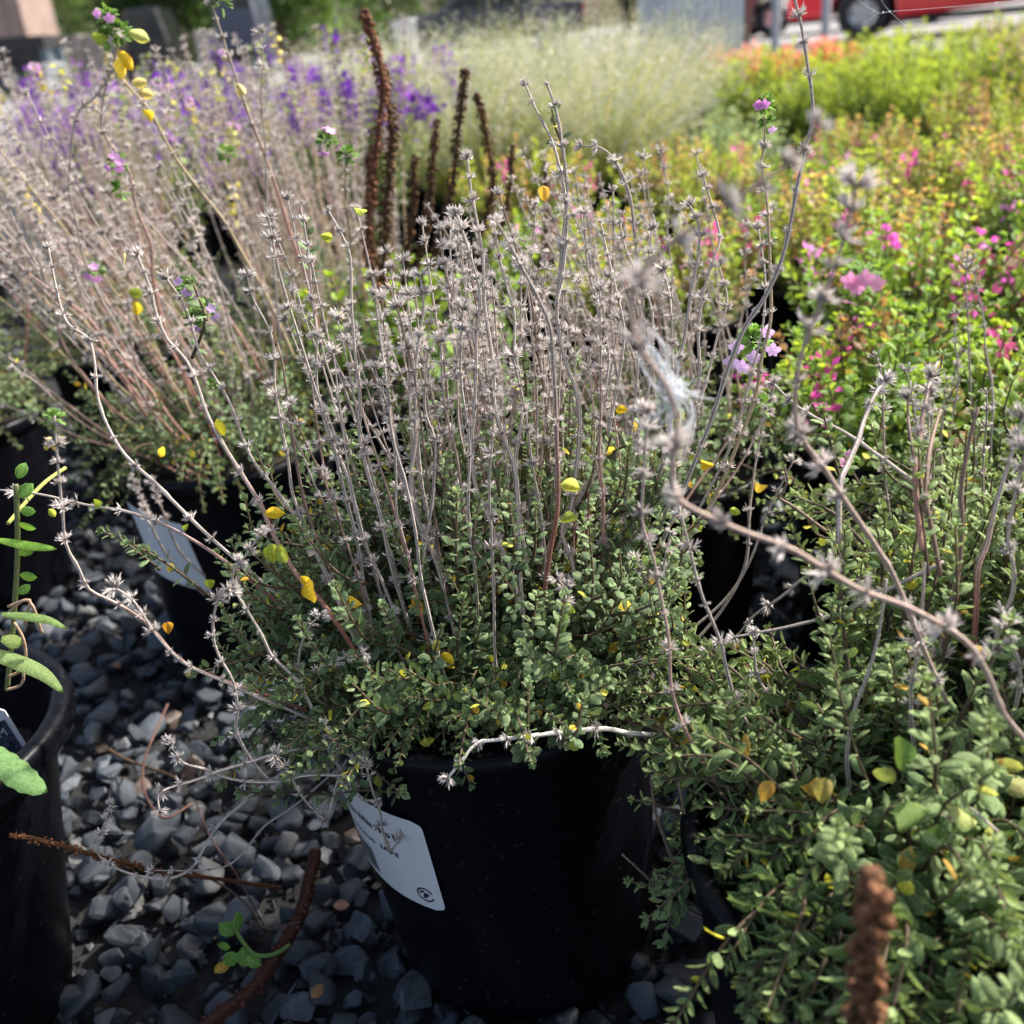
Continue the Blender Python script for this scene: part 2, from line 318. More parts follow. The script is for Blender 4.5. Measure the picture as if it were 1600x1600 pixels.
class Thyme:
    def __init__(s, name, label, loc, lod, group=None, cat='potted thyme', tilt=(0, 0), lip=.003, soil=.022, dent=None):
        s.loc = np.array([loc[0], loc[1], 0.]); s.root = thing(name, label, cat, tuple(s.loc), group); s.lod = lod; s.leaves = []; s.wh = []; s.bigs = []
        s.pot = make_pot(s.root, lip=lip, tilt=tilt, soil=soil, dent=dent); s.tw = MB()
        s.clear = []; s.lt = None
    def stem(s, P, r=.00075, kind='g', wr=(0, 1), gap=(.0075, .0145), wsize=.0036, step=.004, head=True):
        """P tip->base world"""
        P = spline(P, step if s.lod < 2 else .012); d = np.linalg.norm(np.diff(P, axis=0), axis=1); S = np.concatenate([[0], np.cumsum(d)]); L = S[-1]; t = S/L
        R = r*(.55+.6*np.minimum(1, t*1.6)); nodes = []; q = .001+wr[0]*L; k = 0
        while q < min(L*wr[1], L-.004): nodes.append(q); g = gap[0]+(gap[1]-gap[0])*min(1, k/6); q += g*rnd.uniform(.75, 1.25); k += 1
        for nd in nodes: R = R*(1+.45*np.exp(-((S-nd)/.0011)**2))
        cA, cB = stem_cols(kind, len(P), t); m = MB(); tube(m, P, R, cA, cB, k=8 if s.lod == 0 else (6 if s.lod == 1 else 4))
        o = m.build('stem', M_STEM, s.root, s.loc) if s.lod < 3 else None
        for i, nd in enumerate(nodes):
            j = min(max(1, np.searchsorted(S, nd)), len(P)-1); T = unit(P[j-1]-P[j]); p = P[j-1]+(P[j]-P[j-1])*((nd-S[j-1])/(S[j]-S[j-1]+1e-9))
            sz = wsize*rnd.choice([.6, .85, .95, 1, 1.1, 1.2])*rnd.uniform(.9, 1.1)*(1.12 if i == 0 and head else 1)
            if i > 1 and rnd.random() < .09: continue
            s.wh.append((p, T, sz, rnd.uniform(0, 6.28), (len(WH[min(s.lod, 2)])-1 if i == 0 and head else rnd.randrange(len(WH[min(s.lod, 2)]))), o))
        return o
    def big(s, p, d, n, sz, col, label=None): s.bigs.append((p, d, n, sz, np.array(col), label))
    def shoot(s, P, size, gap=(.0085, .0022), tintf=thyme_tint, r=.0006, **kw):
        P = spline(P, .006); n = len(P); m = s.tw; t = np.linspace(1, 0, n); cA = np.array([.10, .07, .05])*t[:, None]+np.array([.20, .15, .09])*(1-t[:, None])
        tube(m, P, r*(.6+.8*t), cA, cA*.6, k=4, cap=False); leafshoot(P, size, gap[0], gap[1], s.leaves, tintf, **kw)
    def mound(s, n, cen, rad, size, lo=-.35, inner=.5, up=.5, tintf=thyme_tint, gap=(.0085, .0022), ymin=None, L=(.045, .085)):
        cen = np.array(cen, float); rad = np.array(rad, float)
        for _ in range(n):
            while True:
                d = unit(rng.normal(0, 1, 3))
                if d[2] > lo: break
            q = rnd.uniform(inner, 1.08); tip = cen+d*rad*q; pq = proj(tip)[0]
            if any(x0 < pq[0] < x1 and y0 < pq[1] < y1 for x0, x1, y0, y1 in s.clear): continue
            rad_b = np.array([s.loc[0], s.loc[1], PH-.01])+np.array([d[0], d[1], 0])*rnd.uniform(.01, .055)
            l = rnd.uniform(*L); dirv = unit(unit((tip-rad_b))*1.0+np.array([0, 0, up])+rng.normal(0, .25, 3)); mid = tip-dirv*l*.55+rng.normal(0, .004, 3); st = tip-unit(dirv+unit(tip-rad_b)*1.5-np.array([0, 0, .3]))*l
            if tip[2] < PH+.035:
                v = tip-rad_b; dist = np.linalg.norm(v); st = tip-v*min(1, l*1.3/dist); st[2] = max(st[2], PH+.004+.1*abs(tip[2]-PH)); mid = (st+tip)/2+np.array([0, 0, .22*l])+rng.normal(0, .002, 3)
            s.shoot([st, mid, tip], size*rnd.uniform(.8, 1.2), tintf=tintf, gap=gap)
    def finish(s, n_ind=300, n_wh=300, pick=None):
        rt = s.root; lt = s.lt or LEAF[min(s.lod, 2)]
        if s.tw.n: s.tw.build('twig', M_STEM, rt, s.loc, stuff=True)
        if s.leaves:
            P = np.array([l[0] for l in s.leaves]); Y = np.array([l[1] for l in s.leaves]); N = np.array([l[2] for l in s.leaves]); S = np.array([l[3] for l in s.leaves]); C = np.array([l[4] for l in s.leaves])
            Fm = frames(Y, N)*S[:, None, None]; pr = proj(P); vis = (pr[:, 0] > 0)&(pr[:, 0] < 1600)&(pr[:, 1] > 0)&(pr[:, 1] < 1600)
            outw = np.einsum('ij,ij->i', unit(P-np.append(s.loc[:2], .2)), unit(EYE-P)); score = S/pr[:, 2]*(1+.5*outw)*vis
            idx = np.argsort(-score)[:n_ind] if n_ind else np.array([], int); idx = idx[score[idx] > 0] if len(idx) else idx; msk = np.ones(len(P), bool); msk[idx] = False
            m = MB(); m.inst(lt, Fm[msk], P[msk], C[msk]); m.build('leaf', M_THY, rt, s.loc, stuff=True)
            for i in idx:
                m = MB(); m.inst(lt, Fm[i:i+1], np.zeros((1, 3)), C[i:i+1]); o = m.build('leaf', M_THY, rt); o.location = P[i]-s.loc
                if C[i][0] > .3: o['label'] = 'yellowed leaf'
        for (p, d, n, sz, c, lb) in s.bigs:
            m = MB(); m.inst(leaf_t(-1, rnd.uniform(.6, .78), curl=rnd.uniform(.05, .4), bend=rnd.uniform(0, .3)), frames(np.array([d]), np.array([n]))*sz, np.zeros((1, 3)), c[None], pale=c*rnd.choice([np.array([1.2, 1.2, 1.3]), np.array([.9, .62, .5]), np.array([.8, .95, .9])])); o = m.build('leaf', M_THY, rt); o.location = p-s.loc
            if lb: o['label'] = lb
        if s.wh:
            tl = WH[min(s.lod, 2)]; P = np.array([x[0] for x in s.wh]); pr = proj(P); vis = (pr[:, 0] > -20)&(pr[:, 0] < 1620)&(pr[:, 1] > -20)&(pr[:, 1] < 1620)
            score = np.array([x[2] for x in s.wh])/pr[:, 2]*vis; idx = set(np.argsort(-score)[:n_wh].tolist()) if n_wh else set()
            Fm = frameZ(np.array([x[1] for x in s.wh]), np.array([x[3] for x in s.wh])); m = MB(); vm = {}
            for i, x in enumerate(s.wh):
                if i in idx: continue
                m.inst(tl[x[4]], Fm[i:i+1]*x[2], P[i:i+1], GREY_A[None], pale=GREY_B*rnd.uniform(.75, 1.1))
            if m.n: m.build('flower_whorl', M_DRY, rt, s.loc, stuff=True)
            for i in sorted(idx):
                x = s.wh[i]; k = (x[4], rnd.randrange(3))
                if k not in vm:
                    mm = MB(); mm.inst(tl[k[0]], np.eye(3)[None], np.zeros((1, 3)), GREY_A[None], pale=GREY_B*(.78, .92, 1.08)[k[1]]); oo = mm.build('flower_whorl', M_DRY); vm[k] = oo.data; bpy.data.objects.remove(oo)
                o = bpy.data.objects.new('flower_whorl', vm[k]); link(o, x[5] if x[5] is not None else rt)
                o.matrix_local = Matrix.Translation(Vector(P[i]-s.loc)) @ Matrix((Fm[i]*x[2]).tolist()).to_4x4()
        return rt
def grow(loc, ang, tilt, L, bend=.5, wig=.16, seg=9, z0=.17, r0=.045):
    """procedural dead stem: returns tip->base points"""
    d = np.array([math.cos(ang)*math.sin(tilt), math.sin(ang)*math.sin(tilt), math.cos(tilt)]); p = np.array([loc[0]+math.cos(ang)*r0, loc[1]+math.sin(ang)*r0, z0]); P = [p]; wv = rng.normal(0, wig, 3)
    for i in range(seg):
        wv = -wv*.35+rng.normal(0, wig, 3); d = unit(d+np.array([0, 0, bend/seg*(2.2 if i < seg*.4 else .6)])+wv); p = p+d*L/seg; P.append(p)
    return np.array(P[::-1])
def hero(pts, y0, y1):
    n = len(pts); return [atY(u, v, y0+(y1-y0)*i/(n-1)) for i, (u, v) in enumerate(pts)]
#@@SCENE
# ================================================================== SETTING
def sheet(name, x0, x1, y0, y1, z, mat, nx=1, ny=1, parent=None):
    m = MB(); xs = np.linspace(x0, x1, nx+1); ys = np.linspace(y0, y1, ny+1); V = [(x, y, z) for y in ys for x in xs]; T = []
    for j in range(ny):
        for i in range(nx): a = j*(nx+1)+i; T += [(a, a+1, a+nx+2), (a, a+nx+2, a+nx+1)]
    m.add(np.array(V), T, (.1,)*3); o = m.build(name, mat, parent, smooth=False); return o
g = sheet('ground', -300, 300, -60, 600, -.022, M_LOT); g['kind'] = 'structure'
bed = sheet('gravel_bed', -4, 4.5, -1.5, 6.5, -.012, M_BED); bed['kind'] = 'structure'
# crushed stones
def stone_templates(n, hi=False):
    out = []
    for k in range(n):
        bm = bmesh.new(); r = random.Random(100+k); sx, sy, sz = 1, r.uniform(.65, .95), r.uniform(.45, .75)
        for _ in range(13):
            v = Vector([r.gauss(0, 1) for _ in range(3)]).normalized()*r.uniform(.85, 1.05); bm.verts.new((v.x*sx, v.y*sy, v.z*sz))
        h = bmesh.ops.convex_hull(bm, input=bm.verts); bmesh.ops.delete(bm, geom=[e for e in h['geom_interior'] if isinstance(e, bmesh.types.BMVert)], context='VERTS')
        bmesh.ops.dissolve_limit(bm, angle_limit=.22, verts=bm.verts, edges=bm.edges)
        bmesh.ops.bevel(bm, geom=bm.edges[:], offset=.055 if hi else .09, segments=1, affect='EDGES', profile=.5)
        if hi:
            bmesh.ops.triangulate(bm, faces=bm.faces); bmesh.ops.subdivide_edges(bm, edges=[e for e in bm.edges if e.calc_length() > .28], cuts=1, use_grid_fill=True); bmesh.ops.triangulate(bm, faces=bm.faces); bmesh.ops.smooth_vert(bm, verts=bm.verts, factor=.07, use_axis_x=True, use_axis_y=True, use_axis_z=True)
        bmesh.ops.triangulate(bm, faces=bm.faces); bm.verts.index_update()
        V = np.array([v.co[:] for v in bm.verts]); T = np.array([[v.index for v in f.verts] for f in bm.faces]); V += np.random.default_rng(k).normal(0, .019 if hi else .012, V.shape); out.append((V, T, np.zeros(len(V)))); bm.free()
    return out
ST = stone_templates(12); ST_HI = stone_templates(12, True)
POTS = [(-.012, .4145), (-.315, .385), (.125, .27)]
stones = []
def put_stones(x0, x1, y0, y1, sp, layer):
    for y in np.arange(y0, y1, sp*.82):
        for x in np.arange(x0, x1, sp):
            px, py = x+rnd.gauss(0, sp*.25), y+rnd.gauss(0, sp*.25); s_ = rnd.choice([.0085, .0105, .012, .0135, .015])*rnd.uniform(.85, 1.15)
            if any(math.hypot(px-a, py-b) < Pr-.004+s_*.3 for a, b in POTS): continue
            z = (-.006 if layer == 0 else .004)+rnd.gauss(0, .0025)
            A = np.array(Matrix.Rotation(rnd.uniform(0, 6.28), 3, 'Z') @ Matrix.Rotation(rnd.gauss(0, .45), 3, 'X') @ Matrix.Rotation(rnd.gauss(0, .45), 3, 'Y'))
            t_ = rnd.random(); c = np.array([.078, .092, .108])*rnd.uniform(.5, 1.35) if t_ < .9 else (np.array([.20, .20, .195])*rnd.uniform(.8, 1.15) if t_ < .98 else np.array([.14, .10, .08]))
            stones.append((np.array([px, py, z]), A*s_, rnd.randrange(12), c, s_))
put_stones(-.75, .75, .16, 1.35, .024, 0); put_stones(-.75, .75, .16, 1.35, .028, 1)
put_stones(-2.2, 2.4, 1.35, 2.3, .05, 0)
sp_ = np.array([s[0] for s in stones]); pr = proj(sp_); score = np.array([s[4] for s in stones])/pr[:, 2]*((pr[:, 0] > -10)&(pr[:, 0] < 1610)&(pr[:, 1] > 820)&(pr[:, 1] < 1640))*(sp_[:, 2] > -.001)
# stones that the pots and the thyme mounds hide are not picked singly
hid = ((pr[:, 0] > 560)&(pr[:, 0] < 1000)&(pr[:, 1] < 1600))|(pr[:, 0] > 1130)&(pr[:, 1] > 1100)|(pr[:, 0] < 90)&(pr[:, 1] > 1050)|(pr[:, 0] > 420)&(pr[:, 1] < 1180)
score = score*~hid
pick = set(np.argsort(-score)[:300].tolist()); m = MB(); sv = {}
for i, (p, A, k, c, s_) in enumerate(stones):
    if i in pick and score[i] > 0:
        key = (k, int(c[0] > .16), int(c[2] < c[0]))
        if key not in sv:
            q = MB(); q.inst(ST_HI[k], np.eye(3)[None], np.zeros((1, 3)), np.array([[.070, .083, .098]] if not key[1] and not key[2] else ([[.16, .16, .158]] if key[1] else [[.14, .10, .08]]))); oo = q.build('stone', M_STONE, smooth=True); sv[key] = oo.data; bpy.data.objects.remove(oo)
        o = bpy.data.objects.new('stone', sv[key]); link(o, bed); o.matrix_local = Matrix.Translation(Vector(p)) @ Matrix(A.tolist()).to_4x4()
    else: m.inst(ST[k], A[None], p[None], c[None])
ht = []
for k in range(6):
    bm = bmesh.new(); [bm.verts.new(Vector([rnd.gauss(0, 1) for _ in range(3)]).normalized()) for _ in range(8)]; bmesh.ops.convex_hull(bm, input=bm.verts); bmesh.ops.triangulate(bm, faces=bm.faces); bm.verts.index_update(); ht.append((np.array([v.co[:] for v in bm.verts]), np.array([[v.index for v in f.verts] for f in bm.faces]), np.zeros(len(bm.verts)))); bm.free()
n = 9000; P = np.stack([rng.uniform(-.6, .6, n), rng.uniform(.2, 1.2, n), rng.uniform(-.011, -.004, n)], 1)
for k in range(6):
    s_ = slice(k, n, 6); q = len(P[s_]); m.inst(ht[k], frames(rng.normal(0, 1, (q, 3)), rng.normal(0, 1, (q, 3)))*(rng.uniform(.0018, .0055, q)**1.)[:, None, None], P[s_], np.array([.085, .092, .10])*rng.uniform(.4, 1.5, (q, 1)))
m.build('stone', M_STONE, bed, smooth=False, stuff=True)
# ================================================================== MAIN THYME
T0 = Thyme('potted_thyme', 'black pot of sharply focused thyme with tall dry grey stems and a printed white sticker', (-.012, .4145), 0, 'potted thyme plants', tilt=(-.05, 0), soil=.012)
MAIN = [  # (yTip, yBase, radius mm, kind, whorl range, points tip->base)
 (.47, .40, .8, 'g', (0, .8), [(75, 385), (86, 441), (97, 486), (109, 509), (139, 531), (148, 569), (152, 617), (165, 659), (187, 700), (210, 726), (244, 756), (277, 790), (340, 850), (470, 960)]),
 (.40, .37, .95, 'p', (0, .8), [(214, 397), (234, 449), (244, 490), (262, 531), (292, 565), (311, 610), (322, 644), (345, 689), (375, 737), (405, 786), (427, 835), (461, 895), (502, 940), (540, 995), (600, 1090)]),
 (.42, .37, .75, 'g', (0, .85), [(259, 434), (285, 471), (300, 509), (311, 550), (334, 587), (360, 632), (379, 685), (397, 722), (427, 760), (454, 797), (476, 831), (502, 880), (525, 932), (555, 1000), (610, 1075)]),
 (.42, .38, .75, 'g', (0, .9), [(386, 430), (397, 471), (418, 509), (429, 550), (429, 602), (439, 662), (450, 719), (456, 767), (469, 805), (484, 842), (502, 884), (540, 960), (600, 1050)]),
 (.43, .38, .7, 'g', (0, .9), [(468, 316), (480, 380), (487, 460), (495, 524), (495, 600), (510, 670), (525, 705), (540, 737), (555, 794), (570, 850), (596, 906), (625, 980)]),
 (.42, .38, .8, 'g', (0, .95), [(512, 328), (530, 360), (547, 400), (549, 475), (555, 557), (562, 610), (562, 681), (574, 737), (596, 812), (610, 880), (640, 980)]),
 (.43, .39, .65, 'g', (0, .9), [(610, 415), (619, 475), (632, 524), (645, 561), (650, 640), (660, 760), (690, 900)]),
 (.41, .38, .8, 'g', (0, .95), [(656, 428), (662, 475), (656, 520), (650, 569), (649, 632), (649, 692), (641, 745), (645, 790), (660, 831), (679, 872), (694, 925), (712, 1000)]),
 (.40, .38, .7, 'g', (0, .9), [(669, 545), (664, 636), (679, 685), (679, 737), (675, 790), (664, 850), (655, 930)]),
 (.41, .38, .8, 'g', (0, .9), [(712, 330), (722, 360), (735, 400), (750, 464), (744, 520), (744, 569), (742, 625), (737, 692), (741, 752), (757, 794), (776, 842), (799, 891), (815, 960)]),
 (.42, .38, .9, 'g', (0, .85), [(730, 245), (736, 300), (745, 345), (754, 400), (757, 475), (765, 531), (771, 580), (772, 632), (787, 685), (802, 722), (808, 775), (810, 831), (812, 899), (818, 970)]),
 (.43, .39, .75, 'g', (0, .9), [(770, 340), (780, 400), (791, 445), (804, 494), (804, 542), (815, 614), (815, 655), (806, 719), (812, 800), (825, 900)]),
 (.36, .38, .95, 'p', (0, .62), [(776, 346), (806, 400), (840, 464), (859, 509), (864, 561), (868, 625), (870, 700), (872, 749), (870, 805), (860, 860), (850, 930)]),
 (.44, .40, .7, 'g', (0, .95), [(820, 130), (837, 170), (860, 215), (874, 260), (885, 330), (880, 420), (868, 480)]),
 (.42, .39, .85, 'g', (0, .95), [(854, 130), (867, 165), (877, 215), (887, 300), (882, 350), (877, 400), (870, 497), (885, 569), (900, 610), (906, 662), (900, 737), (892, 794), (877, 831), (896, 891), (880, 960)]),
 (.44, .40, .7, 'g', (0, .95), [(912, 330), (919, 419), (937, 482), (951, 550), (949, 587), (939, 640), (936, 677), (943, 715), (922, 752), (895, 800), (870, 860)]),
 (.44, .40, .6, 'g', (0, .95), [(938, 345), (950, 400), (962, 450), (975, 520), (965, 600), (950, 680)]),
 (.45, .40, .75, 'g', (0, .95), [(968, 345), (978, 390), (997, 430), (1016, 475), (1020, 524), (1016, 587), (1009, 632), (994, 692), (982, 756), (975, 805), (985, 860), (960, 930)]),
 (.43, .40, .95, 'g', (0, .85), [(1075, 318), (1092, 350), (1091, 400), (1080, 456), (1069, 531), (1056, 587), (1048, 650), (1046, 700), (1027, 756), (1009, 805), (990, 860), (960, 930)]),
 (.45, .41, .75, 'g', (0, .9), [(1098, 272), (1112, 320), (1125, 370), (1117, 400), (1099, 456), (1091, 520), (1093, 587), (1080, 650), (1060, 740), (1020, 840)]),
 (.45, .41, .7, 'g', (0, .95), [(1122, 412), (1136, 467), (1121, 524), (1106, 587), (1090, 640), (1070, 720), (1030, 830)]),
 (.46, .41, .65, 'g', (0, .95), [(1035, 420), (1046, 460), (1050, 520), (1050, 600), (1044, 680), (1010, 800)]),
 (.41, .40, 1.0, 'g', (0, .8), [(1240, -8), (1252, 40), (1260, 90), (1269, 150), (1269, 190), (1257, 240), (1246, 290), (1235, 350), (1220, 410), (1195, 465), (1165, 510), (1140, 570), (1110, 660), (1070, 760), (1030, 860)]),
 (.44, .41, .8, 'y', (.06, .9), [(1195, 180), (1195, 220), (1190, 260), (1197, 300), (1200, 340), (1202, 380), (1204, 440), (1204, 500), (1190, 560), (1180, 620), (1150, 700), (1110, 790), (1050, 880)]),
 (.45, .41, .6, 'g', (0, .95), [(1184, 355), (1192, 400), (1196, 450), (1190, 520), (1170, 600), (1140, 700), (1090, 800)]),
 (.42, .42, .65, 'g', (0, .8), [(905, 228), (940, 232), (965, 258), (985, 310), (992, 370)]),
 # stems spilling left and forward over the gravel
 (.345, .36, .75, 'p', (.06, .85), [(85, 650), (88, 700), (97, 794), (103, 850), (124, 891), (139, 921), (176, 940), (214, 962), (240, 985), (280, 1030), (330, 1056), (400, 1080), (480, 1110)]),
 (.42, .40, .8, 'p', (.05, .5), [(-8, 765), (60, 772), (140, 790), (200, 800), (260, 822), (330, 862), (420, 930), (520, 1010)]),
 (0.338,0.358, .75, 'w', (0, .9), [(409, 831), (386, 865), (366, 891), (364, 917), (382, 947), (409, 992), (425, 1025), (450, 1049), (472, 1075), (495, 1124), (517, 1176), (540, 1215), (562, 1244), (582, 1251), (609, 1239)]),
 (0.328,0.348, .75, 'w', (0, .9), [(360, 922), (345, 928), (334, 962), (334, 1000), (345, 1030), (364, 1064), (371, 1105), (369, 1142), (386, 1176), (405, 1202), (430, 1221), (484, 1210), (555, 1214)]),
 (0.338,0.358, .7, 'w', (0, .8), [(178, 918), (205, 935), (228, 968), (250, 1000), (285, 1034), (319, 1052), (356, 1067), (405, 1090), (450, 1108), (520, 1140)]),
 (0.318,0.348, .7, 'w', (0, .6), [(250, 1268), (247, 1244), (262, 1232), (300, 1221), (345, 1204), (390, 1191), (431, 1178), (500, 1165)]),
 (0.328,0.348, .65, 'w', (0, .9), [(265, 1160), (285, 1191), (322, 1202), (360, 1217), (420, 1222), (484, 1211), (555, 1212)]),
 (.34, .37, .6, 'w', (0, .75), [(172, 1259), (161, 1296), (152, 1330), (172, 1351), (210, 1367), (262, 1373), (300, 1356), (322, 1319), (345, 1285), (375, 1259), (405, 1232), (470, 1190)]),
 (.33, .36, .6, 'w', (0, .9), [(430, 1180), (450, 1206), (472, 1244), (499, 1274), (512, 1277), (521, 1244), (529, 1217), (545, 1180)]),
 (.35, .38, .45, 'g', (0, .3), [(236, 1360), (300, 1360), (352, 1354), (382, 1330), (412, 1292), (465, 1255), (540, 1190)]),
 (.35, .37, .65, 'w', (0, .6), [(568, 1022), (535, 1028), (510, 1040), (484, 1054), (470, 1070), (480, 1100)]),
 (.35, .37, .6, 'w', (0, .8), [(500, 960), (480, 985), (468, 1020), (470, 1060), (495, 1124)]),
 (.34, .37, .65, 'w', (0, .7), [(505, 1125), (525, 1165), (562, 1187), (590, 1186), (605, 1175), (630, 1158), (660, 1140)]),
 (.305, .335, .95, 'W', (0, .85), [(699, 1216), (721, 1190), (744, 1162), (777, 1156), (837, 1149), (905, 1141), (950, 1139), (980, 1145), (1040, 1150)]),
 (.325, .36, .6, 'g', (0, .9), [(568, 1180), (575, 1210), (584, 1242), (594, 1269), (599, 1302), (612, 1329), (624, 1304), (627, 1275), (615, 1240)]),
 (.36, .38, .7, 'g', (0, .9), [(870, 905), (888, 925), (880, 950), (866, 985), (850, 1010), (840, 1060)]),
 (.36, .38, .7, 'g', (0, .6), [(995, 1040), (960, 1042), (925, 1050), (885, 1070), (855, 1090), (850, 1110)]),
 (.37, .39, .65, 'g', (0, .9), [(1048, 830), (1035, 890), (1020, 945), (985, 980), (960, 1010), (945, 1030)]),
 (.38, .40, .65, 'g', (0, .9), [(992, 870), (1010, 910), (1022, 950), (1025, 980), (1030, 1020)]),
 (.37, .38, .65, 'g', (0, .9), [(612, 955), (616, 1000), (628, 1030), (640, 1060), (660, 1090)]),
 (.40, .39, .8, 'b', (.9, 1), [(430, 540), (440, 560), (480, 800), (560, 990)]),
 (.47, .43, .75, 'g', (0, .6), [(1212, 595), (1185, 700), (1172, 790), (1165, 880), (1130, 950), (1080, 1010)]),
 (.46, .42, .7, 'P', (0, .3), [(1200, 640), (1160, 720), (1110, 790), (1060, 850), (1010, 930)]),
 (.46, .42, .7, 'P', (0, .3), [(1180, 610), (1130, 700), (1080, 770), (1030, 850), (990, 930)]),
 (.45, .42, .65, 'g', (0, .5), [(1240, 720), (1200, 800), (1170, 880), (1130, 940), (1060, 1000)]),
]
for y0, y1, r, kd, wr, pts in MAIN: T0.stem(hero(pts, y0*.985, y1*.985), r*.00088, kd, wr)
for i in range(88):
    a = rnd.uniform(-.5, math.pi+.6) if i < 55 else rnd.uniform(0, 6.28); c_ = rnd.uniform(.1, 1)
    til = (.1+.5*c_*rnd.random())*(.3 if math.sin(a) < -.3 else 1)*(.45 if math.cos(a) > 0 else 1); r0 = rnd.uniform(.005, .065); L = rnd.uniform(.13, .25)
    if math.cos(a) > .3: L *= .85
    kd = rnd.choice('gggggpPb'); P = grow(T0.loc, a, til, L, bend=rnd.uniform(.7, 1.4), wig=.085, r0=r0, z0=.185)
    q = proj(P[:1])[0]
    if q[1] < 300: P = P[3:] if len(P) > 6 else P
    T0.stem(P, rnd.uniform(.45, .68)*.001, kd, (0, rnd.uniform(.55, .85)))
LV = np.array([-.012, .4145, .19])
T0.clear = [(545, 1020, 1205, 1600), (1110, 1300, 700, 1130), (0, 330, 900, 1500), (300, 545, 1270, 1600)]
T0.mound(350, (-.012, .405, .180), (.115, .105, .115), .0056, lo=-.12, inner=.35, L=(.035, .07), gap=(.0065, .0019))
def mt_dark(t): return thyme_tint(t, .045)
T0.mound(150, (-.085, .375, .160), (.080, .070, .075), .0055, lo=-.75, inner=.3, up=.35, tintf=mt_dark, L=(.025, .045), gap=(.006, .0019))
T0.mound(120, (-.01, .36, .185), (.09, .055, .045), .0056, lo=-.35, inner=.4, up=.25, tintf=mt_dark, L=(.025, .045), gap=(.006, .0019))
T0.mound(110, (-.012, .45, .225), (.095, .075, .085), .0060, lo=-.1, inner=.3, up=1.2, L=(.045, .08), gap=(.0065, .0019))
T0.mound(150, (-.085, .42, .195), (.085, .08, .085), .0056, lo=-.3, inner=.3, up=.7, L=(.035, .06), gap=(.0065, .0019))
T0.mound(60, (.07, .385, .195), (.05, .05, .07), .0064, lo=-.4, inner=.5, L=(.03, .055), gap=(.007, .002))
# the cluster hanging over the sticker, and other single shoots seen against the dark
for pts, y0, y1 in [([(560, 1185), (585, 1205), (612, 1228), (630, 1240)], .35, .325), ([(420, 1020), (330, 1045), (300, 1050)], .38, .35), ([(345, 945), (260, 880), (195, 845), (160, 830)], .42, .41),
                    ([(250, 890), (225, 870), (200, 850)], .42, .41), ([(520, 1240), (430, 1240), (375, 1238)], .35, .335), ([(640, 1240), (560, 1235), (500, 1250)], .34, .33),
                    ([(860, 1040), (1000, 1110), (1080, 1150), (1110, 1180)], .37, .36), ([(1040, 1100), (1085, 1050), (1070, 985), (1060, 955)], .37, .36), ([(730, 1120), (720, 1180), (735, 1225)], .34, .325),
                    ([(930, 720), (985, 690), (1000, 660)], .43, .42), ([(490, 480), (482, 400), (478, 345)], .47, .46), ([(300, 560), (320, 500), (300, 440)], .42, .41), ([(880, 225), (868, 200), (862, 170)], .43, .425), ([(820, 650), (822, 600), (815, 560)], .43, .42)]:
    T0.shoot([atY(u, v, y0+(y1-y0)*i/(len(pts)-1)) for i, (u, v) in enumerate(pts)], .0062, gap=(.007, .0022), tipn=4)
def toward(p, j=.4): return unit(EYE-p)+rng.normal(0, j, 3)
YEL = (.78, .55, .03); YG = (.42, .50, .06); OR = (.75, .36, .04); GR = (.16, .26, .06)
for (u, v, Y, ang, L, col) in [(483, 905, .365, 78, .0105, YEL), (470, 900, .367, 60, .006, YEL), (413, 803, .37, 5, .0085, YEL), (425, 850, .37, 95, .0095, YG), (435, 850, .37, 70, .0095, YG), (338, 655, .385, 80, .0075, (.62, .58, .05)), (876, 757, .37, 25, .009, (.6, .6, .1)), (875, 812, .37, 5, .008, (.35, .4, .08)), (880, 955, .355, 95, .0095, GR), (882, 945, .36, 40, .006, YG), (962, 640, .43, 10, .006, YEL), (945, 712, .43, -10, .007, YEL), (645, 935, .37, 85, .009, OR), (388, 1075, .355, 90, .006, YEL), (262, 972, .40, 100, .008, OR), (1095, 720, .43, 20, .008, YEL), (1185, 755, .44, 100, .009, (.6, .42, .08)), (1232, 665, .43, -20, .006, (.6, .62, .04)), (1270, 705, .43, 40, .006, GR), (325, 905, .40, 95, .0065, YG), (545, 930, .37, 20, .007, YEL), (690, 1020, .355, 50, .007, YEL), (590, 1210, .345, 80, .0065, (.4, .38, .06)), (655, 1160, .345, -10, .007, (.4, .38, .06)), (1050, 655, .42, 60, .006, YG), (148, 788, .41, 0, .0065, YG), (76, 795, .415, 50, .005, YG), (695, 1228, .33, 0, .0085, (.07, .12, .05)), (293, 818, .42, 100, .005, YG), (250, 715, .45, -60, .006, YEL), (848, 290, .46, 85, .0085, (.75, .45, .08)), (860, 275, .46, -60, .006, (.6, .5, .1)), (196, 395, .45, 80, .007, (.6, .55, .2)), (500, 368, .45, 20, .006, YG), (553, 325, .43, 10, .006, YG), (1140, 795, .44, 30, .006, YG), (1082, 815, .42, 60, .0065, YG)]:
    p = atY(u, v, Y*.99); a = math.radians(ang); T0.big(p, unit(rt0*math.cos(a)-up0*math.sin(a)+fw*rnd.gauss(0, .35)), toward(p, .6), L*.92, col, 'bright yellow leaf' if col == YEL else None)
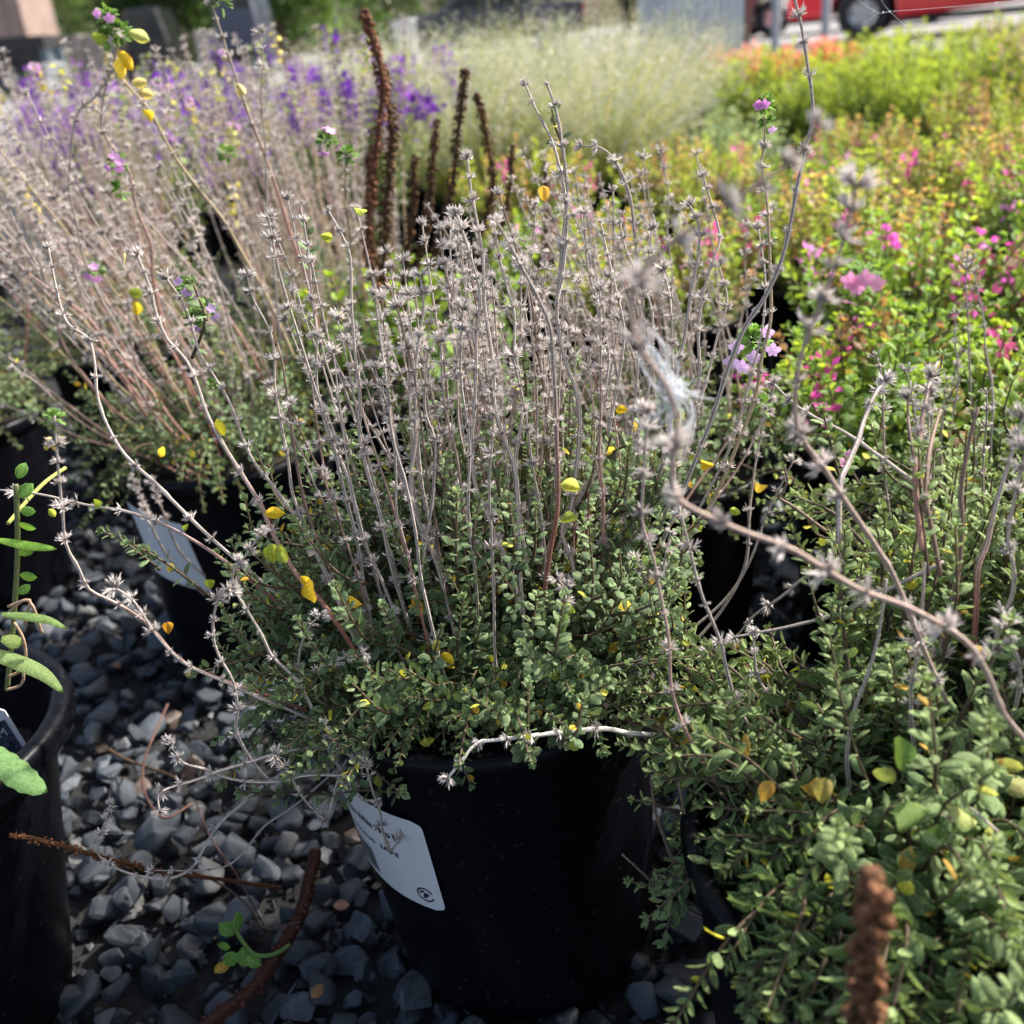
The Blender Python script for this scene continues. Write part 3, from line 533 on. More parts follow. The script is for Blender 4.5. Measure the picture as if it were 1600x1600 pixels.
# living tips and a flower head
def blossom(mb, p, d, s_, col):
    """small two-lipped flower of five petals facing d"""
    tp = leaf_t(1, .75); a = frameZ(np.array([d]))[0]; k = 5
    for i in range(k):
        q = i*2*math.pi/k+.3; side = a[:, 0]*math.cos(q)+a[:, 1]*math.sin(q); dr = unit(side+d*.35); mb.inst(tp, frames(np.array([dr]), np.array([d]))*s_*(1.1 if i < 3 else .8), p[None], np.array([col])*rnd.uniform(.9, 1.1), pale=np.array(col)*1.1)
def fhead(T, u, v, Y, rad, n, col=(.72, .50, .78), green=True):
    c = atY(u, v, Y)
    if green:
        for _ in range(26):
            d = unit(rng.normal(0, 1, 3)+np.array([0, 0, .7])); T.leaves.append((c+d*rad*.35, d, np.array([0, 0, 1.])+rng.normal(0, .4, 3), rad*.75, np.array([.14, .24, .06])*rnd.uniform(.7, 1.3)))
    for _ in range(n):
        d = unit(unit(EYE-c)+rng.normal(0, .6, 3)-np.array([0, 0, .25])); m = MB(); blossom(m, np.zeros(3), d, rad*.5, col); o = m.build('blossom', M_PETAL, T.root); o.location = c+d*rad*1.05-T.loc
for u, v, n in [(1150, 545, 1), (1178, 560, 1), (1160, 575, 1), (1142, 568, 1), (1208, 548, 1), (1200, 520, 1)]:
    c = atY(u, v, .425); m = MB(); blossom(m, np.zeros(3), unit(EYE-c+rng.normal(0, .12, 3)), .0036, (.80, .62, .86)); o = m.build('blossom', M_PETAL, T0.root); o.location = c-T0.loc
c = atY(1178, 535, .437)
for _ in range(60):
    d = unit(rng.normal(0, 1, 3)+np.array([0, 0, .4])); T0.leaves.append((c+d*.0035, d, np.array([0, 0, 1.])+rng.normal(0, .4, 3), .0052, np.array([.15, .27, .06])*rnd.uniform(.7, 1.3)))
fhead(T0, 1197, 165, .43, .0045, 3, (.75, .35, .68)); fhead(T0, 1200, 195, .435, .004, 1); fhead(T0, 1204, 372, .43, .003, 0); fhead(T0, 1190, 635, .44, .006, 0); fhead(T0, 85, 655, .34, .004, 0)
fhead(T0, 290, 450, .42, .005, 4, (.62, .45, .72)); fhead(T0, 325, 485, .42, .005, 2, (.62, .45, .72)); fhead(T0, 305, 500, .42, .005, 1, (.62, .45, .72)); fhead(T0, 333, 600, .40, .003, 0)
for (u, v) in [(82, 688), (88, 690), (80, 697), (90, 700)]: p = atY(u, v, .343); T0.big(p, unit(rt0*rnd.choice([-1, 1])+up0*.3), toward(p), .003, (.7, .5, .12))
T0.finish()
# sticker on the pot wall
def on_pot(arc, z, off, cx=-.012, cy=.4145, tl=-.05):
    r_ = Pr+(PR-Pr)*z/PH+off; a = arc/.0745
    return np.array([cx+tl*z+r_*math.sin(a), cy-r_*math.cos(a), z])
W_, H_ = .066, .057
def st_uv(u_, v_):   # u_ 0 right edge .. 1 left, v_ 0 top .. 1 bottom
    return (ST_A0-W_*u_, ST_Z0-H_*v_)
ST_A0, ST_Z0 = -.0305, .1362
def sticker():
    n = 36; rad = .075; bmv = []; m = MB()
    us = np.linspace(0, 1, n); vs = np.linspace(0, 1, n); V = []; 
    for v_ in vs:
        ins = 0
        if v_ < rad: ins = rad-math.sqrt(max(0, rad**2-(rad-v_)**2))
        if v_ > 1-rad: ins = rad-math.sqrt(max(0, rad**2-(v_-1+rad)**2))
        for u_ in us: V.append(on_pot(*st_uv(ins+(1-2*ins)*u_, v_), .0012))
    T = [(j*n+i, j*n+i+1, (j+1)*n+i+1) for j in range(n-1) for i in range(n-1)]+[(j*n+i, (j+1)*n+i+1, (j+1)*n+i) for j in range(n-1) for i in range(n-1)]
    m.add(np.array(V), T, (.8,)*3); return m.build('sticker', M_CARD, None)
stk = sticker(); stk.parent = T0.pot; stk.location = Vector(-T0.loc)
def text_on(s_, u0, v0, h, name, parent, bold=0, sx=1., root=T0):
    cu = bpy.data.curves.new(name, 'FONT'); cu.body = s_; cu.size = h; cu.offset = bold; cu.resolution_u = 3; to = bpy.data.objects.new(name, cu); COL.objects.link(to)
    dg = bpy.context.evaluated_depsgraph_get(); me = bpy.data.meshes.new_from_object(to.evaluated_get(dg)); bpy.data.objects.remove(to); wd = max(v.co.x for v in me.vertices)
    for v in me.vertices:
        x, y = v.co.x*sx, v.co.y; a, z = st_uv(u0-x/W_, v0-y/H_); v.co = Vector(on_pot(a, z, .0016)-root.loc)
    me.materials.clear(); me.materials.append(M_INK); o = bpy.data.objects.new(name, me); link(o, parent); return o
stk.name = 'sticker'
t1 = text_on('usian Whis PNo N', .80, .30, .0056, 'lettering', stk, .00014, .92); t2 = text_on('ococus  IAN', .78, .50, .0046, 'lettering', stk, .00003, 1.45)
for o in (t1, t2): o.location = Vector(T0.loc)
def strip_on(u0, u1, v0, v1, name, parent):
    V = [on_pot(*st_uv(u_, v_), .0016) for v_ in np.linspace(v0, v1, 6) for u_ in np.linspace(u0, u1, 3)]; T = []
    for j in range(5):
        for i in range(2): a = j*3+i; T += [(a, a+1, a+4), (a, a+4, a+3)]
    m = MB(); m.add(np.array(V), T, (.02,)*3); return m
m = MB(); bx = .60
for i in range(22):
    wd = rnd.choice([.006, .006, .011, .016]); q = strip_on(bx, bx+wd, .64, .92, 'b', stk); m.add(q.V[0], q.T[0], (.02,)*3); bx += wd+rnd.choice([.006, .010])
m.build('barcode', M_INK, stk)
m = MB(); pts = []
cu_, cv_, rr_ = .13, .84, .0044
def on_disc(x, y): return on_pot(*st_uv(cu_-x/W_, cv_-y/H_), .0016)
for i in range(34):
    a0 = math.radians(25+i*9.4); a1 = math.radians(25+(i+1)*9.4)
    q = [on_disc(rr_*k*math.cos(a), rr_*k*math.sin(a)) for a in (a0, a1) for k in (.84, 1.)]; m.add(np.array(q), [(0, 1, 3), (0, 3, 2)], (.02,)*3)
for (x, y, w0, h0) in [(-.0020, .0014, .0006, .0014), (-.0008, .0019, .0005, .0012), (.0004, .0003, .0012, .0015), (-.0002, -.0012, .0011, .0015), (.0016, .0002, .0006, .0010)]:
    q = [on_disc(x+w0*math.cos(a), y+h0*math.sin(a)*.7) for a in np.linspace(0, 6.28, 9)[:-1]]; m.add(np.array(q+[np.mean(q, 0)]), [(i, (i+1) % 8, 8) for i in range(8)], (.02,)*3)
m.build('emblem', M_INK, stk)
# ================================================================== RIGHT FOREGROUND THYME
T1 = Thyme('potted_thyme', 'nearest black pot of thyme spilling over its rim with large green leaves, bottom right', (.135, .27), 0, 'potted thyme plants', soil=.012)
RIGHT = [
 (.262, .272, .85, 'm', (0, .95), [(1338, 285), (1325, 350), (1300, 430), (1272, 500), (1250, 562), (1242, 634), (1253, 684), (1287, 731), (1319, 781), (1347, 822), (1378, 869), (1400, 909), (1437, 1000), (1480, 1100)]),
 (.222, .228, .8, 'm', (0, .95), [(1282, 190), (1225, 262), (1140, 315), (1060, 372), (1000, 430), (985, 480), (1000, 545), (1040, 600), (1058, 660), (1050, 720), (1058, 778), (1124, 815), (1178, 837), (1240, 860), (1340, 920), (1420, 950), (1506, 1000), (1544, 1056), (1566, 1112), (1605, 1160)]),
 (.29, .30, .75, 'P', (0, .6), [(1010, 640), (1007, 726), (1003, 812), (1020, 869), (1031, 925), (1045, 1000), (1049, 1075), (1071, 1142), (1105, 1199), (1127, 1236), (1165, 1285), (1210, 1319), (1244, 1345), (1262, 1375), (1300, 1409), (1360, 1470)]),
 (.31, .31, .75, 'g', (0, .6), [(1052, 700), (1057, 775), (1076, 850), (1095, 925), (1125, 1000), (1135, 1045), (1150, 1097), (1172, 1139), (1187, 1180), (1202, 1225), (1225, 1277), (1270, 1360)]),
 (.33, .31, .65, 'g', (0, .7), [(1176, 985), (1184, 1056), (1210, 1101), (1232, 1161), (1260, 1240)]),
 (.36, .31, .95, 'g', (.1, .3), [(1390, 578), (1381, 597), (1366, 619), (1350, 656), (1341, 687), (1325, 725), (1312, 760), (1310, 850)]),
 (.35, .31, .95, 'b', (0, .1), [(1419, 622), (1419, 656), (1427, 710), (1450, 800), (1470, 900)]),
 (.355, .31, .95, 'P', (.15, .7), [(1468, 560), (1455, 590), (1447, 625), (1434, 694), (1430, 760), (1440, 860)]),
 (.35, .31, .85, 'b', (.9, 1), [(1470, 640), (1459, 675), (1450, 720), (1445, 800)]),
 (.31, .30, 1.1, 'b', (.9, 1), [(1528, 637), (1517, 678), (1506, 734), (1501, 775), (1503, 812), (1497, 890), (1481, 969), (1460, 1060)]),
 (.32, .30, 1.0, 'p', (0, .2), [(1600, 650), (1569, 745), (1553, 800), (1541, 853), (1528, 887), (1525, 947), (1520, 1040)]),
 (.29, .29, .8, 'g', (0, .9), [(1604, 700), (1581, 797), (1575, 844), (1584, 890), (1581, 931), (1562, 978), (1545, 1060), (1544, 1150)]),
 (.36, .37, .7, 'b', (.95, 1), [(1225, 728), (1230, 752), (1222, 770), (1217, 778), (1240, 792), (1290, 830)]),
 (.38, .34, .6, 'w', (0, .9), [(1206, 597), (1241, 631), (1275, 653), (1319, 675), (1356, 700), (1391, 725), (1425, 750)]),
 (.34, .32, .7, 'g', (0, .9), [(1100, 1020), (1131, 1000), (1178, 990), (1225, 981), (1275, 969), (1319, 956), (1369, 931), (1412, 909), (1475, 878)]),
 (.37, .35, .6, 'g', (0, .8), [(1100, 1022), (1147, 997), (1178, 962), (1219, 934), (1256, 903), (1300, 880)]),
 (.28, .27, .8, 'g', (.9, 1), [(1385, 905), (1371, 1000), (1352, 1064), (1334, 1112), (1324, 1169), (1326, 1225), (1334, 1290), (1340, 1380)]),
 (.28, .27, .8, 'g', (.2, .9), [(1445, 880), (1437, 1000), (1424, 1075), (1426, 1150), (1439, 1195), (1450, 1255), (1440, 1340)]),
 (.27, .27, .8, 'g', (.1, .5), [(1560, 940), (1580, 1000), (1594, 1050), (1585, 1112), (1562, 1180), (1532, 1225), (1500, 1290)]),
 (.26, .26, .8, 'g', (.4, .6), [(1530, 1180), (1500, 1240), (1480, 1290), (1470, 1360)]),
 (.23, .25, .9, 'w', (.2, .6), [(1560, 1300), (1500, 1260), (1460, 1330), (1410, 1390), (1390, 1420)]),
 (.30, .30, .9, 'b', (.95, 1), [(1018, 1215), (1022, 1260), (1035, 1300), (1060, 1360), (1100, 1410)]),
 (.29, .29, .8, 'b', (.95, 1), [(1060, 1225), (1075, 1290), (1100, 1340), (1140, 1400)]),
 (.29, .29, .7, 'b', (.9, 1), [(972, 1335), (1005, 1365), (1040, 1400), (1090, 1430), (1140, 1440)]),
 (.24, .25, .8, 'w', (0, .6), [(1350, 1420), (1290, 1470), (1290, 1500), (1340, 1520), (1360, 1560)]),
]
for y0, y1, r, kd, wr, pts in RIGHT: T1.stem(hero(pts, y0, y1), r*.00088, kd, wr, wsize=.0052 if y0 in (.222, .262) else .0040)
def rt(t):
    if rnd.random() < .05*(1.4-t): return np.array(rnd.choice([(.50, .45, .06), (.35, .36, .06), (.45, .28, .06)]))*rnd.uniform(.7, 1.1)
    g = np.array([.080, .132, .054])*(1-t)+np.array([.195, .255, .105])*t; return g*rnd.uniform(.7, 1.35)
T1.mound(60, (.075, .345, .180), (.055, .045, .035), .0062, lo=-.3, inner=.2, up=.4, tintf=rt, gap=(.007, .0022), L=(.025, .04))
T1.lt = leaf_t(0, .50, curl=.15, bend=.3)
T1.clear = [(1110, 1290, 700, 1050), (560, 1010, 1100, 1600), (1040, 1110, 1420, 1600)]
T1.mound(380, (.165, .28, .165), (.125, .125, .105), .0080, lo=-.35, inner=.4, up=.6, tintf=rt, gap=(.0085, .0024), L=(.045, .085))
T1.mound(70, (.165, .37, .19), (.11, .05, .085), .0064, lo=-.2, inner=.5, up=.8, tintf=rt, gap=(.008, .0024), L=(.04, .07))
T1.mound(75, (.06, .30, .145), (.045, .06, .075), .0068, lo=-.8, inner=.4, up=.3, tintf=rt, gap=(.007, .0024), L=(.025, .045))
T1.mound(130, (.15, .215, .165), (.11, .045, .045), .0088, lo=-.5, inner=.2, up=.5, tintf=rt, gap=(.0075, .0024), L=(.03, .05))
T1.mound(60, (.085, .235, .158), (.035, .045, .035), .0068, lo=-.5, inner=.2, up=.3, tintf=rt, gap=(.0075, .0024), L=(.025, .04))
T1.mound(70, (.10, .205, .165), (.045, .035, .03), .0078, lo=-.4, inner=.2, up=.4, tintf=rt, gap=(.0075, .0024), L=(.025, .04))
T1.mound(90, (.235, .31, .235), (.06, .06, .075), .0074, lo=-.2, inner=.3, up=1.4, tintf=rt, gap=(.0075, .0024), L=(.045, .08))
T1.mound(130, (.20, .33, .225), (.095, .06, .075), .0072, lo=-.2, inner=.3, up=1.4, tintf=rt, gap=(.0075, .0024), L=(.045, .08))
for pts, y0, y1, s_ in [([(1450, 900), (1440, 800), (1435, 700)], .31, .32, .0085), ([(1320, 780), (1300, 700), (1285, 640)], .36, .36, .0072), ([(1350, 850), (1300, 800), (1240, 775)], .34, .35, .0072), ([(1400, 1160), (1400, 1080), (1390, 1020)], .28, .28, .0092),
                        ([(1480, 1160), (1510, 1100), (1530, 1060)], .27, .27, .009), ([(1330, 1330), (1250, 1230), (1235, 1180)], .27, .27, .009), ([(1100, 1420), (1040, 1390), (985, 1378)], .29, .285, .0066), ([(1060, 1270), (1020, 1255), (990, 1250)], .30, .30, .0058),
                        ([(1140, 1400), (1150, 1480), (1160, 1560)], .27, .26, .007), ([(1450, 620), (1468, 580), (1472, 555)], .355, .355, .0058), ([(1380, 900), (1375, 850), (1368, 820)], .32, .32, .006), ([(1290, 1000), (1270, 930), (1262, 900)], .33, .33, .006)]:
    T1.shoot([atY(u, v, y0+(y1-y0)*i/(len(pts)-1)) for i, (u, v) in enumerate(pts)], s_, gap=(.008, .0026), tintf=rt, tipn=4)
for (u, v, Y, ang, L, col) in [(1480, 1260, .225, 20, .0115, (.42, .46, .16)), (1455, 1265, .225, 160, .012, (.16, .24, .06)), (1465, 1290, .23, 95, .011, (.12, .2, .06)), (1405, 1150, .24, 95, .011, (.16, .26, .06)), (1370, 1200, .25, 60, .009, (.34, .38, .12)), (1290, 1215, .25, 100, .009, (.40, .33, .1)), (1530, 1440, .22, 70, .012, (.52, .50, .08)), (1500, 1440, .22, 100, .014, (.38, .40, .06)), (1540, 1390, .215, 20, .012, (.2, .3, .09)), (1530, 1380, .215, 160, .012, (.2, .3, .09)), (1535, 1385, .215, 60, .012, (.22, .32, .09)), (1260, 1225, .26, 60, .009, (.5, .3, .08)), (1205, 1220, .26, 120, .008, (.6, .35, .08)), (1560, 1215, .25, 10, .012, (.35, .34, .12))]:
    p = atY(u, v, Y); a = math.radians(ang); T1.big(p, unit(rt0*math.cos(a)-up0*math.sin(a)+fw*rnd.gauss(0, .2)), toward(p, .5), L, col)
fhead(T1, 1345, 440, .30, .006, 5, (.85, .42, .60)); fhead(T1, 1328, 715, .37, .004, 3, (.8, .45, .62))
T1.finish()
T2 = Thyme('potted_thyme', 'thyme pot half hidden between the nearest thyme and the green oregano, right', (.245, .455), 1, 'potted thyme plants')
T2.mound(230, (.25, .45, .19), (.12, .10, .085), .0062, lo=-.2, inner=.4, up=.9, tintf=rt, gap=(.0075, .0024), L=(.04, .07))
for i in range(16): T2.stem(grow((.245, .455), rnd.uniform(0, 6.28), rnd.uniform(.05, .4), rnd.uniform(.08, .15), bend=1, wig=.09), .0006, 'g', (0, .7))
T2.finish(150, 60)
# ================================================================== DRY THYMES BEHIND
def back_thyme(loc, label, nst, lean, lod=1, n_sh=150, seed=0, kinds='gggpPPy', Lr=(.16, .30), n_ind=0, n_wh=0, group='potted thyme plants', live=.10, extra=None):
    T = Thyme('potted_thyme', label, loc, lod, group)
    if extra: extra(T)
    for i in range(nst):
        a = rnd.uniform(0, 6.28); P = grow((loc[0], loc[1]), a, rnd.uniform(.05, .7), rnd.uniform(*Lr), bend=rnd.uniform(.7, 1.5), wig=.09, r0=rnd.uniform(0, .065)); P = P+np.outer(np.linspace(1, 0, len(P))**1.5, np.array([lean[0], lean[1], 0]))*rnd.uniform(.3, 1.2)
        T.stem(P, rnd.uniform(.5, .75)*.001, rnd.choice(kinds), (0, rnd.uniform(.6, .95)), wsize=.0042)
        if rnd.random() < live:
            k = rnd.randrange(1, 5); cc = np.array(rnd.choice([(.55, .46, .12), (.30, .38, .10), (.5, .5, .15)]))
            for _ in range(10): T.leaves.append((P[0]*(1-.1*_)+P[1]*.1*_+rng.normal(0, .002, 3), unit(rng.normal(0, 1, 3)), rng.normal(0, 1, 3), .006, cc*rnd.uniform(.7, 1.2)))
            if rnd.random() < .4:
                m = MB()
                for _ in range(5): blossom(m, P[0]+rng.normal(0, .003, 3)-T.loc, unit(rng.normal(0, 1, 3)), .0035, (.70, .45, .72))
                m.build('blossom', M_PETAL, T.root, stuff=True)
    T.mound(n_sh, (loc[0], loc[1], .18), (.13, .13, .085), .006, lo=-.25, inner=.4, L=(.035, .07), gap=(.009, .003))
    T.finish(n_ind, n_wh); return T
LEFTH = [(.60, .60, .95, 'y', (.1, .9), [(170, 30), (185, 65), (178, 105), (205, 140), (235, 175), (270, 240), (310, 295), (350, 345), (375, 390), (420, 470), (460, 560)]),
 (.60, .61, .8, 'g', (0, .9), [(178, 108), (150, 150), (120, 180), (110, 250), (108, 300), (120, 350), (130, 400), (160, 470), (200, 540), (230, 620)]),
 (.60, .62, .9, 'P', (.0, .6), [(170, 110), (158, 190), (175, 230), (200, 265), (215, 330), (235, 380), (240, 440), (260, 520), (300, 620)]),
 (.58, .62, .9, 'P', (0, .5), [(330, 4), (345, 50), (365, 110), (385, 170), (405, 220), (420, 260), (440, 320), (455, 370), (480, 440), (500, 520)]),
 (.58, .60, .65, 'g', (0, .9), [(405, 50), (410, 100), (408, 160), (415, 230), (418, 330), (430, 440), (440, 560)]),
 (.55, .60, .8, 'y', (0, .9), [(542, 245), (540, 290), (545, 350), (550, 400), (545, 480), (530, 560)]),
 (.60, .62, .85, 'P', (0, .3), [(20, 575), (60, 600), (100, 640), (150, 675), (200, 700), (270, 735), (330, 780)]),
 (.60, .62, .95, 'P', (0, .2), [(-10, 545), (30, 570), (90, 620), (130, 650), (200, 700), (280, 740), (360, 790)]),
 (.60, .62, .8, 'P', (0, .3), [(-10, 625), (60, 655), (130, 685), (200, 705), (280, 730), (350, 760)]),
 (.62, .62, .9, 'P', (0, .3), [(60, 400), (80, 470), (100, 540), (150, 610), (190, 650), (250, 690), (320, 740)]),
 (.60, .62, .85, 'P', (0, .4), [(105, 380), (130, 470), (170, 560), (210, 620), (250, 680), (300, 730)]),
 (.60, .63, .85, 'P', (0, .4), [(200, 480), (210, 560), (240, 620), (270, 680), (330, 740)]),
 (.52, .58, .7, 'g', (0, .5), [(205, 745), (225, 790), (240, 830), (270, 880), (320, 930)]), (.52, .58, .7, 'g', (0, .5), [(235, 750), (255, 800), (280, 860), (320, 900)]),
 (.40, .43, .4, 'g', (.9, 1), [(30, 880), (60, 800), (78, 740), (90, 700)])]
def ex_left(T):
    for y0, y1, r, kd, wr, pts in LEFTH[:-1]: T.stem(hero(pts, y0+.05, y1+.08), r*.001, kd, wr, gap=(.008, .016), wsize=.0044)
    for (u, v, Y, n) in [(168, 25, .60, 3), (190, 50, .60, 0), (170, 60, .60, 0), (183, 255, .60, 4), (185, 300, .60, 0), (345, 5, .58, 0), (510, 222, .56, 4), (542, 245, .55, 0), (148, 425, .6, 3), (355, 240, .62, 0)]: fhead(T, u, v, Y+.05, .0068, n, (.78, .42, .74))
    for (u, v, Y, ang, L, col) in [(185, 78, .60, 60, .013, YEL), (190, 90, .60, 90, .013, (.85, .6, .06)), (200, 50, .60, 30, .012, (.6, .6, .2)), (170, 60, .60, 200, .012, YG), (205, 130, .60, 0, .010, (.7, .55, .2)), (215, 143, .60, 20, .010, (.7, .55, .2)), (222, 172, .60, 60, .010, YEL), (370, 130, .58, 60, .008, (.7, .6, .3)), (200, 455, .60, 20, .010, YG), (210, 470, .6, 90, .010, YEL)]:
        p = atY(u, v, Y+.045); a = math.radians(ang); T.big(p, unit(rt0*math.cos(a)-up0*math.sin(a)), toward(p), L*.9, col)
TB = back_thyme((-.215, .742), 'pink-stemmed thyme in a black pot with a blank white sticker, left behind', 55, (-.10, 0), 0, 260, Lr=(.15, .27), n_ind=200, n_wh=200, extra=ex_left)
# its sticker
V = []; n = 14
for v_ in np.linspace(0, 1, n):
    for u_ in np.linspace(0, 1, n):
        a = math.radians(-52+38*u_+6*v_); z = .152-.010*u_-.058*v_; r_ = Pr+(PR-Pr)*z/PH+.0012; V.append((r_*math.sin(a), -r_*math.cos(a), z))
T = [(j*n+i, j*n+i+1, (j+1)*n+i+1) for j in range(n-1) for i in range(n-1)]+[(j*n+i, (j+1)*n+i+1, (j+1)*n+i) for j in range(n-1) for i in range(n-1)]
m = MB(); m.add(np.array(V), T, (.8,)*3); m.build('sticker', M_CARD, TB.pot)
TC = back_thyme((.090, .635), 'pot of thyme with many thin upright grey stems, directly behind the focused thyme', 70, (-.03, 0), 1, 170, kinds='ggggggp', Lr=(.12, .205), live=0)
TD = back_thyme((-.49, .87), 'pot of dry thyme with arching pink stems at the left edge', 55, (-.08, -.02), 1, 200, Lr=(.18, .30), live=.15)
TE = back_thyme((-.16, 1.0), 'pot of dry thyme with yellowing tips behind the pink-stemmed pot', 60, (-.02, 0), 1, 160, Lr=(.20, .30), live=.15, kinds='gggyyP')
n_ = 0
for (x, y, src, ang, lab) in [(-.39, 1.08, TD, .9, 'second pot from the left in the second row of dry thyme'), (-.70, 1.02, TE, 2.1, 'leftmost pot in the second row of dry thyme'), (-.72, 1.26, TD, 3.0, 'leftmost pot in the rear row of dry thyme'), (-.46, 1.30, TE, 4.2, 'second pot from the left in the rear row of dry thyme'), (-.20, 1.24, TD, 5.2, 'third pot from the left in the rear row of dry thyme'), (-.95, 1.38, TE, 1.0, 'dry thyme pot at the far left corner of the rear row')]:
    c = copy_tree(src.root); c.location = (x, y, 0); c.rotation_euler.z = ang; c['label'] = lab; POTS.append((x, y))
# ================================================================== OTHER POTTED PLANTS
def leafy(name, label, cat, loc, n, h, spread, lsize, gap, tintf, tmpl, flower=None, lean0=.1, stemc=(.20, .17, .09), rad=.055, pot=True, group=None, tips=None, up=.5, lod=1, wig=.1, bare=.1, opn=(1.2, .6), sz=1., n_ind=0):
    rt = thing(name, label, cat, (loc[0], loc[1], 0), group); z0 = PH-.02 if pot else 0
    if pot: make_pot(rt, k=32)
    L = np.array([loc[0], loc[1], 0.]); tw = MB(); out = []; fl = []
    global SHR
    for i in range(n):
        SHR = rnd.random(); a = rnd.uniform(0, 6.28); q = math.sqrt(rnd.random()); tl = lean0+q*spread; d = np.array([math.cos(a)*math.sin(tl), math.sin(a)*math.sin(tl), math.cos(tl)]); H_ = h*rnd.uniform(.65, 1.1)*(1-.25*q)
        p = L+np.array([math.cos(a)*rad*q, math.sin(a)*rad*q, z0]); P = [p]
        for k in range(5): d = unit(d+np.array([0, 0, up/5])+rng.normal(0, wig, 3)); p = p+d*H_/5; P.append(p)
        P = spline(np.array(P), .02); t = np.linspace(1, 0, len(P)); tube(tw, P, .0011*(.5+t)*sz, np.array(stemc), np.array(stemc)*.6, k=4, cap=False)
        leafshoot(P, lsize, gap[0], gap[1], out, tintf, base_free=bare, open0=opn[0], open1=opn[1], tipn=3)
        if flower: flower(fl, P)
    P = np.array([l[0] for l in out]); Fm = frames(np.array([l[1] for l in out]), np.array([l[2] for l in out]))*np.array([l[3] for l in out])[:, None, None]; C = np.array([l[4] for l in out])
    tw.build('stem', M_STEM, rt, L, stuff=True); idx = np.array([], int)
    if n_ind:
        pr = proj(P); vis = (pr[:, 0] > 0)&(pr[:, 0] < 1600)&(pr[:, 1] > 0)&(pr[:, 1] < 1600); s_ = vis/pr[:, 2]*(1+3*(P[:, 2]-.15)); idx = np.argsort(-s_)[:n_ind]
    msk = np.ones(len(P), bool); msk[idx] = False
    m = MB(); m.inst(tmpl[lod], Fm[msk], P[msk], C[msk]); m.build('leaf', M_LEAF, rt, L, stuff=True)
    for i in idx: m = MB(); m.inst(tmpl[lod], Fm[i:i+1], np.zeros((1, 3)), C[i:i+1]); o = m.build('leaf', M_LEAF, rt); o.location = P[i]-L
    if fl:
        m = MB(); m.inst(LEAF[2], frames(np.array([f[1] for f in fl]), rng.normal(0, 1, (len(fl), 3)))*np.array([f[2] for f in fl])[:, None, None], np.array([f[0] for f in fl]), np.array([f[3] for f in fl])); m.build('blossom', M_PETAL, rt, L, stuff=True)
    return rt
def ftip(prob, n, rad, size, cols, span=0, below=0):
    def f(fl, P):
        if rnd.random() > prob: return
        c = np.array(rnd.choice(cols)); T = unit(P[-1]-P[-2])
        for _ in range(n):
            d = unit(rng.normal(0, 1, 3)); q = P[-1]-T*rnd.uniform(0, span) if span else P[-1]; fl.append((q+d*rad*rnd.random(), d, size*rnd.uniform(.7, 1.2), c*rnd.uniform(.7, 1.2)))
    return f
SHR = 0
def org(t):
    lo = np.array([.06, .125, .04]); hi = np.array([.17, .27, .06])
    if SHR < .26: hi = np.array([.28, .38, .06])
    elif SHR < .40: hi = np.array([.26, .15, .10])
    elif SHR < .44: lo, hi = np.array([.14, .16, .05]), np.array([.36, .30, .12])
    return (lo*(1-t)+hi*t)*rnd.uniform(.75, 1.25)
def org2(t):
    lo = np.array([.09, .14, .045]); hi = np.array([.24, .30, .07])
    if SHR < .25: hi = np.array([.32, .38, .08])
    elif SHR < .50: hi = np.array([.34, .22, .14])
    elif SHR < .58: lo, hi = np.array([.15, .15, .06]), np.array([.40, .33, .17])
    return (lo*(1-t)+hi*t)*rnd.uniform(.75, 1.25)
def grn(t): return (np.array([.06, .13, .04])*(1-t)+np.array([.20, .29, .05])*t)*rnd.uniform(.75, 1.25)
PINKS = [(.78, .16, .55), (.70, .10, .42), (.88, .34, .68), (.50, .10, .22)]
oA = leafy('potted_oregano', 'dense green oregano with bright leafy tips in the pot nearest the right-hand thyme', 'potted oregano', (.275, .635), 110, .115, .75, .0145, (.013, .005), org, LEAF, ftip(.08, 18, .009, .008, PINKS, .02), group='potted oregano plants', n_ind=300, lod=0)
oB = leafy('potted_oregano', 'pink-flowered oregano behind the leafy green one, with reddish flower heads', 'potted oregano', (.36, .83), 120, .135, .7, .014, (.013, .005), org, LEAF, ftip(.10, 20, .010, .009, PINKS, .03), group='potted oregano plants', n_ind=150)
oC = leafy('potted_oregano', 'bronze and yellow oregano in the row behind the focused thyme stems', 'potted oregano', (.16, 1.0), 130, .135, .7, .013, (.013, .005), org2, LEAF, ftip(.09, 20, .010, .009, PINKS, .03), group='potted oregano plants')
oD = leafy('potted_oregano', 'lime green leafy oregano at the right edge beside pink flowers', 'potted oregano', (.54, .76), 110, .14, .6, .0145, (.012, .004), grn, LEAF, None, group='potted oregano plants', n_ind=150)
ORD = ['first', 'second', 'third', 'fourth', 'fifth', 'sixth', 'seventh', 'eighth', 'ninth']
rows = [(1.02, .36, .215, 4, 'second'), (1.26, .10, .225, 6, 'third'), (1.50, .05, .235, 7, 'fourth'), (1.76, .38, .24, 6, 'fifth')]
for y, x0, dx, n, rn in rows:
    for i in range(n):
        src = rnd.choice([oB, oC, oC] if y > 1.1 else [oB, oC, oD]); c = copy_tree(src) if src.name != 'x' else None; c.location = (x0+i*dx+rnd.gauss(0, .02), y+rnd.gauss(0, .02), 0); c.rotation_euler.z = rnd.uniform(0, 6.28); c.scale = (1, 1, rnd.uniform(.88, 1.12))
        kn = {oB.name: 'pink-flowered', oC.name: 'bronze-tipped', oD.name: 'lime green'}[src.name]; c['label'] = f'{kn} oregano pot, {ORD[i]} from the left in the {rn} oregano row'
